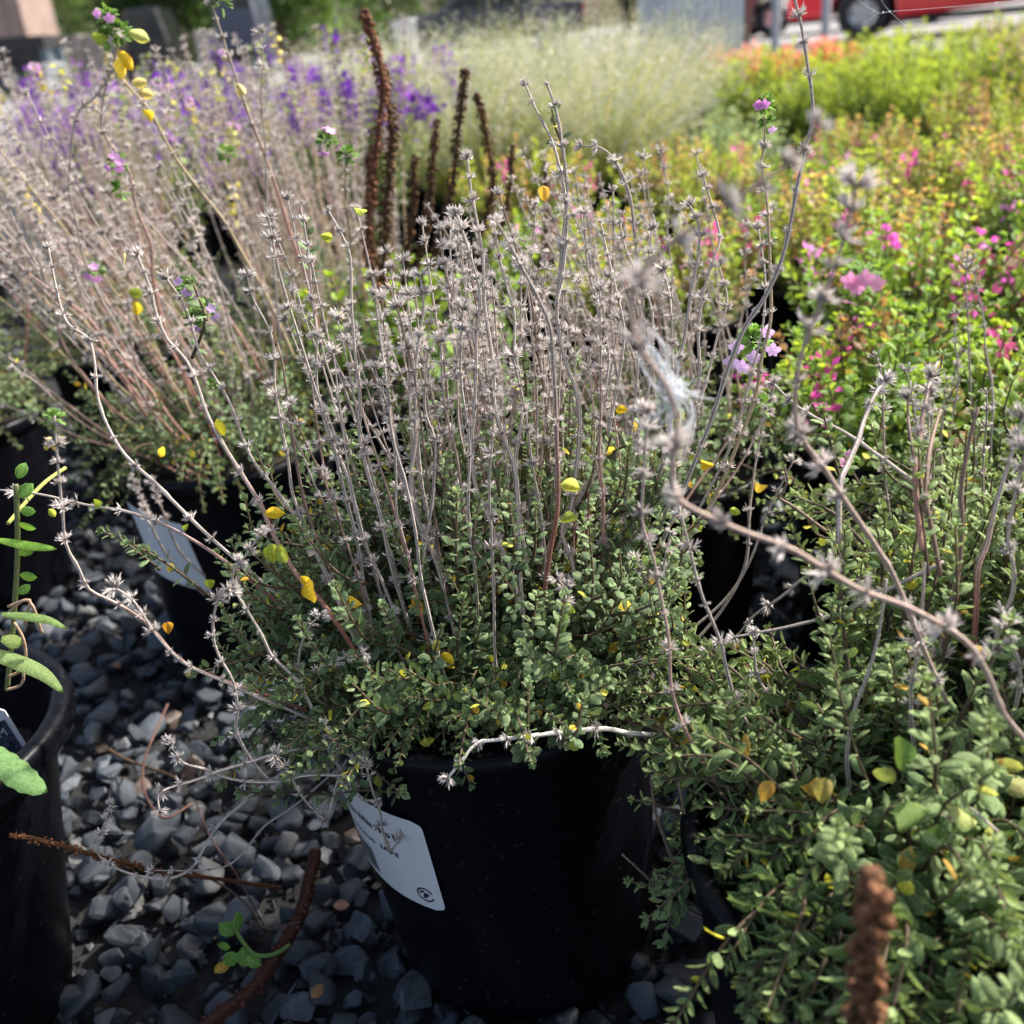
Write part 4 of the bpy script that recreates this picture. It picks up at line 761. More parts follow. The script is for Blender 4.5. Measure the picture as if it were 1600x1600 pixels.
# brown seed-spike plant
sp = thing('potted_seed_spike_plant', 'pot of upright dark brown dried seed spikes behind the grey thyme stems', 'potted plant', (-.065, .84, 0)); make_pot(sp, k=40); SL = np.array([-.065, .84, 0.])
def spike(mb, P, r, col, dens=1., gr=1.):
    d = np.linalg.norm(np.diff(P, axis=0), axis=1).sum(); n = int(d/.0011*dens); idx = rng.uniform(0, len(P)-1.001, n); i = idx.astype(int); f = (idx-i)[:, None]; p = P[i]*(1-f)+P[i+1]*f; T = unit(P[i+1]-P[i])
    a = unit(np.cross(T, rng.normal(0, 1, (n, 3)))); tt = idx/(len(P)-1); rr = r*(1-.45*(1-np.minimum(1, tt*4+.2))); rr = rr*rng.uniform(.6, 1.05, n)
    tv = np.array([(0, 0, 0), (.5, .5, .2), (-.5, .5, .2), (0, .5, -.35), (0, 1.1, .1)]); tt_ = np.array([(0, 1, 2), (0, 3, 1), (0, 2, 3), (1, 4, 2), (1, 3, 4), (3, 2, 4)])
    mb.inst((tv, tt_, np.array([0, .3, .3, .2, .6])), frames(a*.8+T*.6, T+rng.normal(0, .3, (n, 3)))*(r*.62*gr*rng.uniform(.6, 1.2, n))[:, None, None], p+a*(rr*.45)[:, None], col*rng.uniform(.45, 1.5, n)[:, None], pale=np.array(col)*2)
SPK = [(.80, .0040, (.105, .04, .03), [(566, 14), (578, 50), (590, 90), (598, 130), (592, 200), (582, 280), (575, 380), (590, 470)]), (.81, .0042, (.075, .04, .025), [(600, 105), (606, 150), (612, 200), (608, 270), (603, 340), (600, 440)]),
       (.82, .0036, (.06, .03, .02), [(727, 106), (722, 160), (714, 220), (708, 280), (690, 360), (660, 450)]), (.83, .0034, (.065, .033, .02), [(744, 145), (755, 190), (765, 240), (770, 300), (740, 400)]),
       (.83, .0034, (.06, .03, .02), [(682, 185), (678, 240), (672, 300), (660, 380), (640, 450)]), (.83, .0034, (.06, .03, .02), [(647, 240), (646, 300), (640, 370), (628, 450)]), (.84, .003, (.065, .033, .02), [(800, 225), (797, 290), (780, 360), (740, 440)]),
       (.83, .0032, (.06, .03, .02), [(578, 235), (576, 300), (580, 380), (600, 450)]), (.86, .003, (.07, .035, .022), [(852, 250), (853, 330), (850, 400), (800, 470)])]
for Y, r, c, pts in SPK:
    P = spline(np.array([atY(u, v, Y) for u, v in pts]), .006); m = MB(); c = np.array(c)*np.array([1.5, 1.75, 1.5])+np.array([.01, .004, 0]); tube(m, P, r*.5, c*.8, k=6); spike(m, P, r*1.6, c, 2.2); m.build('seed_spike', M_BARK, sp, SL)
out = []; tw = MB()
for i in range(26):
    a = rnd.uniform(0, 6.28); q = rnd.random(); p = SL+np.array([math.cos(a)*.05*q, math.sin(a)*.05*q, PH-.02]); d = unit(np.array([math.cos(a)*.6*q, math.sin(a)*.6*q, 1])); P = spline(np.array([p, p+d*.05, p+d*.11+rng.normal(0, .01, 3)]), .02); tube(tw, P, .001, (.12, .07, .05), k=4); leafshoot(P, .02, .02, .01, out, grn, open0=1.1)
m = MB(); m.inst(LEAF[1], frames(np.array([l[1] for l in out]), np.array([l[2] for l in out]))*np.array([l[3] for l in out])[:, None, None], np.array([l[0] for l in out]), np.array([l[4] for l in out])); m.build('leaf', M_LEAF, sp, SL, stuff=True); tw.build('stem', M_STEM, sp, SL, stuff=True)
# purple-flowered plants, left back
PUR = [(.15, .022, .34), (.20, .035, .42), (.27, .09, .42), (.12, .02, .28)]
def vg(t): return (np.array([.12, .18, .06])*(1-t)+np.array([.22, .29, .11])*t)*rnd.uniform(.75, 1.3)
vA = leafy('potted_verbena', 'purple-flowered verbena pot nearest the tall brown seed spikes', 'potted verbena', (-.22, 1.75), 95, .305, .45, .022, (.022, .012), vg, NARROW, ftip(.44, 30, .016, .013, PUR, .03), group='purple-flowered pots', stemc=(.16, .18, .09), sz=1.3)
vB = leafy('potted_verbena', 'sparser purple verbena with mauve stems, left of the brown seed spikes', 'potted verbena', (-.56, 1.80), 90, .295, .5, .022, (.022, .012), vg, NARROW, ftip(.46, 28, .015, .013, PUR, .03), group='purple-flowered pots', stemc=(.25, .18, .18), sz=1.3)
for i, (x, y, s_) in enumerate([(-.98, 1.78, vA), (-1.30, 1.9, vB), (-.10, 2.15, vB), (-.42, 2.12, vA), (-.78, 2.2, vB), (-1.12, 2.25, vA), (-1.45, 2.3, vB), (-.62, 2.6, vA), (-1.0, 2.7, vB), (-1.4, 2.75, vA)]):
    c = copy_tree(s_); c.location = (x, y, 0); c.rotation_euler.z = rnd.uniform(0, 6.28); c['label'] = f'purple verbena pot in the {"nearest" if y < 2 else ("middle" if y < 2.4 else "rear")} purple row, {ORD[{0: 0, 1: 1, 2: 0, 3: 1, 4: 2, 5: 3, 6: 4, 7: 0, 8: 1, 9: 2}[i]]} {"beyond the two nearer ones, going left" if y < 2 else "from the right"}'
# ornamental grass
def grass(label, loc, n, h, cols, spread=.5, pan=True, group='pots of airy ornamental grass', w_=.0011):
    rt = thing('potted_grass', label, 'ornamental grass', (loc[0], loc[1], 0), group); make_pot(rt, k=32); m = MB(); pm = MB()
    for i in range(n):
        a = rnd.uniform(0, 6.28); q = math.sqrt(rnd.random()); tl = .05+spread*q; H_ = h*rnd.uniform(.45, 1.1); d = np.array([math.cos(a)*math.sin(tl), math.sin(a)*math.sin(tl), math.cos(tl)]); p = np.array([math.cos(a)*.05*q, math.sin(a)*.05*q, PH-.02]); P = [p]; dr = rnd.uniform(.0, .35)
        for k in range(7): d = unit(d+np.array([math.cos(a)*dr*.3, math.sin(a)*dr*.3, -dr*.25])+rng.normal(0, .035, 3)); p = p+d*H_/7; P.append(p)
        P = np.array(P); side = unit(np.cross(unit(P[-1]-P[0]), rng.normal(0, 1, 3))); t = np.linspace(0, 1, 8); W = (w_*(1-t*.8))[:, None]*side; V = np.vstack([P-W, P+W]); T = [(k, k+1, k+9) for k in range(7)]+[(k, k+9, k+8) for k in range(7)]; c = np.array(rnd.choice(cols))*rnd.uniform(.7, 1.25); m.add(V, T, c)
        if pan and rnd.random() < .5:
            n2 = 26; f = rng.uniform(.55, 1, n2)*6.99; ii = f.astype(int); pp = P[ii]+(P[ii+1]-P[ii])*(f-ii)[:, None]+rng.normal(0, .009, (n2, 3)); pc = np.array(rnd.choice([(.50, .46, .44), (.50, .49, .37), (.44, .44, .34)])); pm.inst(LEAF[2], frames(rng.normal(0, 1, (n2, 3)), rng.normal(0, 1, (n2, 3)))*.0055, pp, np.tile(pc, (n2, 1)))
    m.build('grass_blade', M_LEAF, rt, stuff=True)
    if pan: pm.build('seed_head', M_DRY, rt, stuff=True)
    return rt
GC = [(.26, .33, .18), (.20, .29, .13), (.36, .37, .17), (.32, .32, .24), (.16, .24, .12), (.42, .40, .12)]
gA = grass('pale airy ornamental grass directly behind the brown seed spikes', (-.02, 1.95), 900, .335, GC); gB = grass('yellow-green airy ornamental grass, right of the grass behind the brown spikes', (.22, 2.0), 900, .32, GC)
for i, (x, y, s_) in enumerate([(-.16, 2.35, gB), (.09, 2.4, gA), (.34, 2.4, gB), (-.30, 2.75, gA), (-.05, 2.8, gB), (.22, 2.8, gA), (.46, 2.85, gB)]):
    c = copy_tree(s_); c.location = (x, y, 0); c.rotation_euler.z = rnd.uniform(0, 6.28); c['label'] = f'airy pale grass, {ORD[i if i < 3 else i-3]} from the left in the {"second" if i < 3 else "rear"} grass row'
# silvery, orange and spiky green plants
def sil(t): return np.array([.26, .34, .24])*rnd.uniform(.75, 1.3)
sA = leafy('potted_lavender_cotton', 'low silvery green mounded plant nearest the camera, beside the airy grasses', 'potted plant', (.48, 2.05), 120, .12, .8, .02, (.016, .008), sil, NARROW, None, group='silvery green pots', sz=1.2)
for i, (x, y) in enumerate([(.62, 2.45), (.72, 3.0), (.98, 3.1), (1.25, 3.2)]):
    c = copy_tree(sA); c.location = (x, y, 0); c.rotation_euler.z = rnd.uniform(0, 6.28); c['label'] = ['silvery mounded plant second from the front, just behind the nearest one', 'silvery mounded plant furthest left in the rear row, before the orange flowers', 'middle silvery mounded plant in the rear row, before the orange flowers', 'silvery mounded plant furthest right in the rear row'][i]
oF = leafy('potted_orange_flower', 'leafy pot with orange blooms nearest the pale metal shed', 'potted flower', (.78, 4.1), 60, .15, .7, .035, (.03, .015), grn, LEAF, ftip(.36, 24, .030, .024, [(.80, .24, .12), (.80, .32, .2), (.7, .3, .22)]), group='orange-flowered pots', sz=1.5)
for i, (x, y) in enumerate([(1.02, 4.15), (1.28, 4.1), (.95, 4.5), (1.2, 4.55), (1.5, 4.6)]):
    c = copy_tree(oF); c.location = (x, y, 0); c.rotation_euler.z = rnd.uniform(0, 6.28); c['label'] = f'orange-flowered pot, {["second from the left in the front orange row", "rightmost in the front orange row", "leftmost in the rear orange row", "middle pot in the rear orange row", "rightmost in the rear orange row"][i]}'
def spk(t): return (np.array([.07, .14, .035])*(1-t)+np.array([.27, .34, .06])*t)*rnd.uniform(.7, 1.25)
def spk2(t):
    if rnd.random() < .12: return np.array([.55, .50, .04])
    return (np.array([.04, .09, .025])*(1-t)+np.array([.18, .25, .05])*t)*rnd.uniform(.7, 1.25)
pA = leafy('potted_gaura', 'upright bright yellow-green bush with narrow leaves, in front of the red truck wheel', 'potted shrub', (.80, 2.1), 120, .225, .5, .030, (.018, .008), spk, NARROW, None, group='upright green shrubs in pots', sz=1.3)
pB = leafy('potted_gaura', 'dark green bushy shrub with brown stems at the right edge of the back rows', 'potted shrub', (1.12, 2.15), 120, .235, .55, .032, (.018, .008), spk2, NARROW, ftip(.3, 16, .03, .012, [(.45, .33, .22), (.5, .38, .28)], .05), group='upright green shrubs in pots', sz=1.3)
for i, (x, y, s_) in enumerate([(.64, 2.3, pA), (1.38, 2.2, pB), (.88, 2.5, pA), (1.15, 2.55, pA), (1.42, 2.6, pB), (1.7, 2.65, pB), (1.2, 3.0, pA), (1.5, 3.05, pB), (1.8, 3.1, pA), (1.66, 2.25, pA)]):
    c = copy_tree(s_); c.location = (x, y, 0); c.rotation_euler.z = rnd.uniform(0, 6.28); c['label'] = ['yellow-green shrub left of the one before the red truck wheel', 'dark green shrub right of the brown-stemmed one in the front shrub row', 'leftmost shrub in the second shrub row', 'second shrub from the left in the second shrub row', 'third shrub from the left in the second shrub row', 'rightmost shrub in the second shrub row', 'leftmost shrub in the rear shrub row', 'middle shrub in the rear shrub row', 'rightmost shrub in the rear shrub row', 'shrub at the far right end of the front shrub row'][i]
# ================================================================== LEFT EDGE POT, TAG, DEBRIS
lp = thing('potted_sage', 'black pot with a thick dented rim and few sage leaves, left edge', 'potted sage', (-.316, .385, 0)); LL = np.array([-.322, .385, 0.])
lp['label'] = 'black pot with a thick dented rim and few sage leaves, left edge'
make_pot(lp, lip=.0085, Rt=.0765, Rb=.062, soil=.045, k=96, dent=math.radians(28), tilt=(.12, 0))
def blade(pts, Ys, wd, col, name='leaf', root=lp, off=LL, serr=0, n=22):
    P = spline(np.array([atY(u, v, Y) for (u, v), Y in zip(pts, Ys)]), .003); n = len(P); t = np.linspace(0, 1, n); T = unit(np.gradient(P, axis=0)); toE = unit(EYE-P); S = unit(np.cross(T, toE)); W = wd*np.sin(np.clip(t*.93+.07, 0, 1)*math.pi)**.6*(1+serr*(np.arange(n) % 2)); N = np.cross(S, T)
    V = np.vstack([P-S*W[:, None]-N*W[:, None]*.25, P, P+S*W[:, None]-N*W[:, None]*.25]); F_ = []
    for k in (0, n):
        for i in range(n-1): F_ += [(k+i, k+i+1, k+n+i+1), (k+i, k+n+i+1, k+n+i)]
    C = np.tile(col, (3*n, 1)); C[n:2*n] = np.minimum(1, np.array(col)*1.25+.02); m = MB(); m.add(V, F_, C); return m.build(name, M_LEAF, root, off)
blade([(-60, 1165), (-10, 1203), (25, 1228), (50, 1240)], [.32, .315, .31, .31], .0048, (.20, .36, .12), serr=.12)
blade([(-60, 1015), (0, 1035), (45, 1055), (78, 1085)], [.37, .37, .37, .37], .0032, (.30, .42, .15))
blade([(-20, 962), (20, 966), (55, 972), (84, 986)], [.37, .37, .37, .37], .0018, (.30, .46, .14)); blade([(-30, 845), (10, 853), (40, 857), (67, 860)], [.38]*4, .0018, (.30, .55, .08)); blade([(-20, 1000), (0, 1005), (14, 1008)], [.38]*3, .003, (.30, .40, .12))
for pts in [[(-10, 960), (15, 940), (28, 948), (40, 980), (44, 992)], [(0, 975), (14, 1000), (18, 1030), (10, 1050), (-10, 1060)], [(-10, 950), (10, 942), (24, 940), (20, 960), (16, 978)], [(-15, 1030), (8, 1040), (15, 1060), (8, 1074), (-12, 1080)]]:
    P = spline(np.array([atY(u, v, .375) for u, v in pts]), .002); m = MB(); tube(m, P, .0007, (.50, .34, .22), (.35, .22, .14), k=5); m.build('curled_dry_leaf', M_STEM, lp, LL)
P = spline(np.array([atY(u, v, .385) for u, v in [(-10, 1080), (0, 960), (5, 860), (2, 760)]]), .004); m = MB(); tube(m, P, .0011, (.22, .26, .10), (.14, .16, .06), k=6); m.build('stem', M_STEM, lp, LL)
for (u, v, a_, L) in [(5, 780, -40, .008), (8, 800, 10, .006), (6, 820, 30, .007), (8, 870, -20, .007), (8, 900, 20, .007), (6, 930, -30, .006), (4, 750, -60, .007)]:
    p = atY(u, v, .384); a = math.radians(a_); m = MB(); m.inst(LEAF[0], frames(np.array([rt0*math.cos(a)-up0*math.sin(a)]), np.array([toward(p)]))*L, np.zeros((1, 3)), np.array([[.14, .28, .06]])); o = m.build('leaf', M_LEAF, lp); o.location = p-LL
P = spline(np.array([atY(u, v, Y) for (u, v), Y in zip([(-10, 820), (20, 785), (50, 755), (82, 733)], [.39, .41, .43, .45])]), .004); m = MB(); tube(m, P, .0009, (.34, .38, .10), (.26, .30, .08), k=6); m.build('stem', M_STEM, lp, LL, label='yellow-green bare stem')
# plant tag standing in that pot
c0, c1, c2, c3 = atY(4, 1106, .425), atY(29, 1145, .425), atY(-34, 1200, .42), atY(-60, 1128, .425)
tg = thing('plant_tag', 'white plastic plant tag with a dark picture, standing in the pot at the left edge', 'plant tag', tuple(c0)); X = unit(c3-c0); Yv = unit(c1-c0); Nn = unit(np.cross(X, Yv)); Nn = Nn if np.dot(Nn, EYE-c0) > 0 else -Nn
def quad3(a, b, c, d, th, name, mat, parent, off):
    m = MB(); V = np.array([a, b, c, d, a-Nn*th, b-Nn*th, c-Nn*th, d-Nn*th]); m.add(V, [(0, 1, 2), (0, 2, 3), (4, 6, 5), (4, 7, 6), (0, 4, 5), (0, 5, 1), (1, 5, 6), (1, 6, 2), (2, 6, 7), (2, 7, 3), (3, 7, 4), (3, 4, 0)], (.8,)*3); return m.build(name, mat, parent, off, smooth=False)
b1 = c0+Yv*.042; card = quad3(c0+X*.002, c0+Yv*.002, b1, b1+X*.03, .0006, 'card', M_CARD, tg, c0)
q = quad3(c0+X*.0035+Yv*.0065+Nn*.0004, c0+X*.0025+Yv*.0065+Nn*.0004, c0+X*.0025+Yv*.04+Nn*.0004, c0+X*.028+Yv*.04+Nn*.0004, .0003, 'picture', plain('tag_picture', (.05, .06, .10), .4, var=.9, bscale=300), card, c0)
q = quad3(c0+X*.0035+Yv*.0065+Nn*.0003, c0+X*.028+Yv*.0065+Nn*.0003, c0+X*.028+Yv*.04+Nn*.0003, c0+X*.0035+Yv*.04+Nn*.0003, .0002, 'picture', plain('tag_picture_dark', (.03, .035, .05), .4), card, c0)
def letters(s_, org_, ux, uy, h, name, parent, off, mat):
    cu = bpy.data.curves.new(name, 'FONT'); cu.body = s_; cu.size = h; to = bpy.data.objects.new(name, cu); COL.objects.link(to); dg = bpy.context.evaluated_depsgraph_get(); me = bpy.data.meshes.new_from_object(to.evaluated_get(dg)); bpy.data.objects.remove(to)
    for v in me.vertices: v.co = Vector(org_+ux*v.co.x+uy*v.co.y-off)
    me.materials.clear(); me.materials.append(mat); o = bpy.data.objects.new(name, me); link(o, parent); return o
letters('M', c0+X*.0095+Yv*.0145+Nn*.0009, -X, -Yv, .0065, 'lettering', card, c0, M_CARD)
# dried pieces lying on the stones
def stalk(name, label, cat, pts, Z, r, col, spk_r, mat=M_BARK, dens=1.5, nub=True):
    P = spline(np.array([atZ(u, v, z) if yy is None else atY(u, v, yy) for (u, v), z, yy in pts]), .004); rt = thing(name, label, cat, tuple(P[-1]*np.array([1, 1, 0]))); off = P[-1]*np.array([1, 1, 0]); m = MB(); n = len(P); tube(m, P+rng.normal(0, r*.08, (n, 3)), r, np.array(col)*.9, np.array(col)*.45, k=8); m.build('stalk', M_BARK, rt, off)
    m = MB(); spike(m, P[:int(n*Z)], spk_r, np.array(col), dens); m.build('seed_husk', M_BARK, rt, off, stuff=True); return rt
stalk('dried_stalk', 'thick reddish brown dried flower stalk lying across the dark stones, lower left', 'dried stalk', [((492, 1330), .03, None), ((484, 1375), .024, None), ((468, 1430), .02, None), ((440, 1482), .02, None), ((395, 1545), .02, None), ((318, 1604), .02, None)], 1., .0036, (.085, .035, .024), .0052, dens=1.6)
stalk('seed_spike', 'slender brown seed spike pointing left, resting between the left pot and the stones', 'seed spike', [((14, 1305), 0, .35), ((60, 1312), 0, .355), ((120, 1328), 0, .36), ((180, 1345), 0, .37), ((250, 1362), 0, .39), ((330, 1372), 0, .405), ((440, 1388), .02, None)], .62, .0011, (.17, .075, .035), .0030, dens=1.2)
stalk('seed_spike', 'fuzzy orange-brown dried flower spike standing up, very close and out of focus, bottom right', 'seed spike', [((1358, 1360), 0, .160), ((1362, 1420), 0, .158), ((1358, 1500), 0, .157), ((1352, 1580), 0, .156), ((1350, 1680), 0, .154), ((1352, 1850), 0, .152), ((1352, 2100), 0, .150)], 1., .0024, (.15, .070, .035), .0058, dens=2.4)
P = spline(np.array([atZ(u, v, .02) for u, v in [(455, 1485), (430, 1500), (400, 1500), (378, 1475), (365, 1450)]]), .003); sr = thing('weed_seedling', 'small bright green seedling sprouting between the dark stones, lower left', 'seedling', tuple(P[0])); m = MB(); tube(m, P+np.array([0, 0, .004]), .0011, (.14, .22, .06), k=6); m.build('stem', M_STEM, sr, P[0])
for (u, v, a_, L, c) in [(378, 1480, 80, .011, (.22, .40, .10)), (372, 1490, 150, .010, (.14, .30, .06)), (365, 1462, 230, .010, (.14, .28, .06)), (372, 1455, 280, .010, (.12, .26, .05)), (385, 1495, 40, .009, (.24, .42, .10)), (360, 1480, 190, .007, (.14, .28, .06))]:
    p = atZ(u, v, .022); a = math.radians(a_); m = MB(); m.inst(leaf_t(0, .75), frames(np.array([rt0*math.cos(a)-up0*math.sin(a)]), np.array([toward(p)]))*L, np.zeros((1, 3)), np.array([c])); o = m.build('leaf', M_LEAF, sr); o.location = p-P[0]
def twig(label, pts, z, r, col):
    P = spline(np.array([atZ(u, v, z) for u, v in pts]), .004); m = MB(); tube(m, P, r, col, np.array(col)*.5, k=6); o = m.build('fallen_twig', M_STEM, None, P[0]); o.location = P[0]; tag(o, label, 'twig')
twig('thin dark reddish twig looping down over the stones left of the centre', [(262, 1100), (240, 1150), (225, 1190), (224, 1230), (240, 1265), (262, 1278), (300, 1255)], .035, .0008, (.18, .10, .08))
twig('straight dark brown twig lying on the stones beyond the left pot', [(168, 1170), (200, 1188), (240, 1202), (275, 1215)], .022, .0010, (.14, .085, .05)); twig('long thin brown twig crossing the stones under the seed spike', [(300, 1360), (350, 1385), (392, 1420), (415, 1450), (470, 1440)], .03, .0006, (.13, .08, .06)); twig('wiry brown twig among the stones left of the sticker pot', [(305, 1250), (330, 1310), (365, 1360), (385, 1395), (412, 1445)], .028, .0006, (.12, .07, .06))
# small litter: chips and dropped leaves
for i, (u, v, c, lb) in enumerate([(180, 1035, (.30, .16, .09), 'brown dry leaf scrap on the stones above the left pot'), (520, 1415, (.50, .25, .16), 'reddish brown leaf scrap on the stones left of the sticker'), (500, 1360, (.25, .22, .1), 'tan dry leaf scrap beside the tip of the thick brown stalk'), (335, 1520, (.55, .35, .06), 'orange leaf scrap on the stones above the brown stalk'), (488, 1560, (.35, .18, .08), 'brown leaf scrap on the stones below the brown stalk')]):
    p = atZ(u, v, .016); m = MB(); m.inst(LEAF[0], frames(np.array([[rnd.gauss(0, 1), rnd.gauss(0, 1), .1]]), np.array([[.2, -.3, 1.]]))*.009, np.zeros((1, 3)), np.array([c])); o = m.build('fallen_leaf', M_LEAF); o.location = p; tag(o, lb, 'fallen leaf')
# spider silk: a white tuft and thin threads
M_SILK = plain('spider_silk', (.88, .90, .93), .6); t_ = M_SILK.node_tree; tr = t_.nodes.new('ShaderNodeBsdfTranslucent'); tr.inputs[0].default_value = (.9, .92, .95, 1); mx = t_.nodes.new('ShaderNodeMixShader'); mx.inputs[0].default_value = .5
t_.links.new(t_.nodes['Principled BSDF'].outputs[0], mx.inputs[1]); t_.links.new(tr.outputs[0], mx.inputs[2]); t_.links.new(mx.outputs[0], t_.nodes['Material Output'].inputs[0])
m = MB(); cen = atY(1055, 618, .265)
ax = [np.array([atY(u, v, .265) for u, v in q]) for q in ([(1000, 525), (1022, 570), (1055, 620)], [(1003, 530), (1030, 560), (1060, 610)], [(1055, 620), (1062, 650), (1066, 680)], [(1015, 580), (1040, 605), (1085, 612)], [(1085, 600), (1060, 620), (1040, 650)])]
for k in range(48):
    A = ax[rnd.randrange(len(ax))]; P = spline(A+rng.normal(0, .0022, A.shape), .004); i0 = rnd.randrange(0, max(1, len(P)//2)); P = P[i0:]+rng.normal(0, .0003, P[i0:].shape)
    if len(P) > 2: tube(m, P, .00016, (.9,)*3, k=3, cap=False)
for k in range(1): p = cen+rng.normal(0, 1, 3)*np.array([.0028, .002, .0030]); ball(m, p, rnd.uniform(.0010, .0022), (.9,)*3)
o = m.build('spider_silk', M_SILK, None, cen); o.location = cen; tag(o, 'white tuft of spider silk stretched between blurred grey stems, right of centre', 'spider silk')
m = MB(); o0 = atY(1390, 18, .55)
for q in ([(1340, 0), (1372, 20), (1390, 18), (1470, 12), (1600, 0)], [(1375, -5), (1390, 18), (1445, 65)], [(1372, 20), (1350, 36)]):
    P = spline(np.array([atY(u, v, .55) for u, v in q]), .01); tube(m, P, .00007, (.9,)*3, k=3, cap=False)
for u, v in [(1390, 18), (1380, 19), (1557, 4)]: ball(m, atY(u, v, .55), .00045, (.9,)*3)
o = m.build('spider_silk', M_SILK, None, o0); o.location = o0; tag(o, 'thin spider threads in front of the red truck, top right', 'spider silk')
# ================================================================== FAR BACKGROUND
def box_mb(m, x0, x1, y0, y1, z0, z1, c=(.5,)*3):
    V = np.array([(x, y, z) for z in (z0, z1) for y in (y0, y1) for x in (x0, x1)]); m.add(V, [(0, 2, 3), (0, 3, 1), (4, 5, 7), (4, 7, 6), (0, 1, 5), (0, 5, 4), (2, 6, 7), (2, 7, 3), (0, 4, 6), (0, 6, 2), (1, 3, 7), (1, 7, 5)], c)
def bbox(name, mat, parent, x0, x1, y0, y1, z0, z1, bev=0):
    m = MB(); box_mb(m, x0, x1, y0, y1, z0, z1); o = m.build(name, mat, parent, smooth=False)
    if bev: b = o.modifiers.new('bevel', 'BEVEL'); b.width = bev; b.segments = 2
    return o
def wheel(parent, x, y, r, wd=.22):
    V, T = lathe([(r*.55, -wd/2), (r*.95, -wd/2), (r, -wd/2+.03), (r, wd/2-.03), (r*.95, wd/2), (r*.55, wd/2)], 40); V = V[:, [0, 2, 1]]; m = MB(); m.add(V+np.array([x, y, r]), T, (.02,)*3); ty = m.build('tyre', M_RUB, parent, smooth=False)
    m = MB(); V, T = lathe([(.001, -wd*.2), (r*.12, -wd*.24), (r*.14, -wd*.1)], 16); m.add(V[:, [0, 2, 1]]+np.array([x, y, r]), T, (.3,)*3)
    for k in range(5):
        a = k*1.2566; d = np.array([math.cos(a), 0, math.sin(a)]); e = np.array([-math.sin(a), 0, math.cos(a)]); c = np.array([x, y-wd*.3, r]); V = np.array([c+d*r*.1-e*.04, c+d*r*.1+e*.04, c+d*r*.56+e*.06, c+d*r*.56-e*.06]); V = np.vstack([V, V+np.array([0, .04, 0])]); m.add(V, [(0, 1, 2), (0, 2, 3), (0, 4, 5), (0, 5, 1), (3, 2, 6), (3, 6, 7)], (.3,)*3)
    V, T = lathe([(r*.5, -wd*.42), (r*.57, -wd*.48), (r*.57, wd*.3), (r*.0+.01, wd*.3)], 32); m.add(V[:, [0, 2, 1]]+np.array([x, y, r]), T, (.3,)*3); m.build('rim', M_MET, ty, smooth=False)
M_RUB = plain('tyre_rubber', (.02, .02, .022), .8); M_MET = plain('wheel_alloy', (.45, .46, .48), .35, 1); M_RED = plain('red_car_paint', (.78, .015, .03), .3, 0, coat=1); M_GLS = plain('dark_glass', (.02, .025, .03), .08, spec=.8)
M_WHT = plain('white_plastic', (.80, .80, .80), .35); M_BLK = plain('black_trim', (.02, .02, .022), .6); M_CHR = plain('headlight_chrome', (.8, .8, .82), .12, 1)
def extrude_side(m, prof, y0, y1):
    """side outline (x,z) extruded from y0 to y1"""
    bm = bmesh.new(); vs = [bm.verts.new((x, y0, z)) for x, z in prof]; f = bm.faces.new(vs); r = bmesh.ops.extrude_face_region(bm, geom=[f]); bmesh.ops.translate(bm, vec=(0, y1-y0, 0), verts=[v for v in r['geom'] if isinstance(v, bmesh.types.BMVert)]); bmesh.ops.triangulate(bm, faces=bm.faces); bmesh.ops.recalc_face_normals(bm, faces=bm.faces); bm.verts.index_update(); m.add(np.array([v.co[:] for v in bm.verts]), [[v.index for v in f.verts] for f in bm.faces], (.5,)*3); bm.free()
def arch(cx, r, z0, n=12): return [(cx-r*math.cos(a), z0+r*math.sin(a)) for a in np.linspace(0, math.pi, n)]
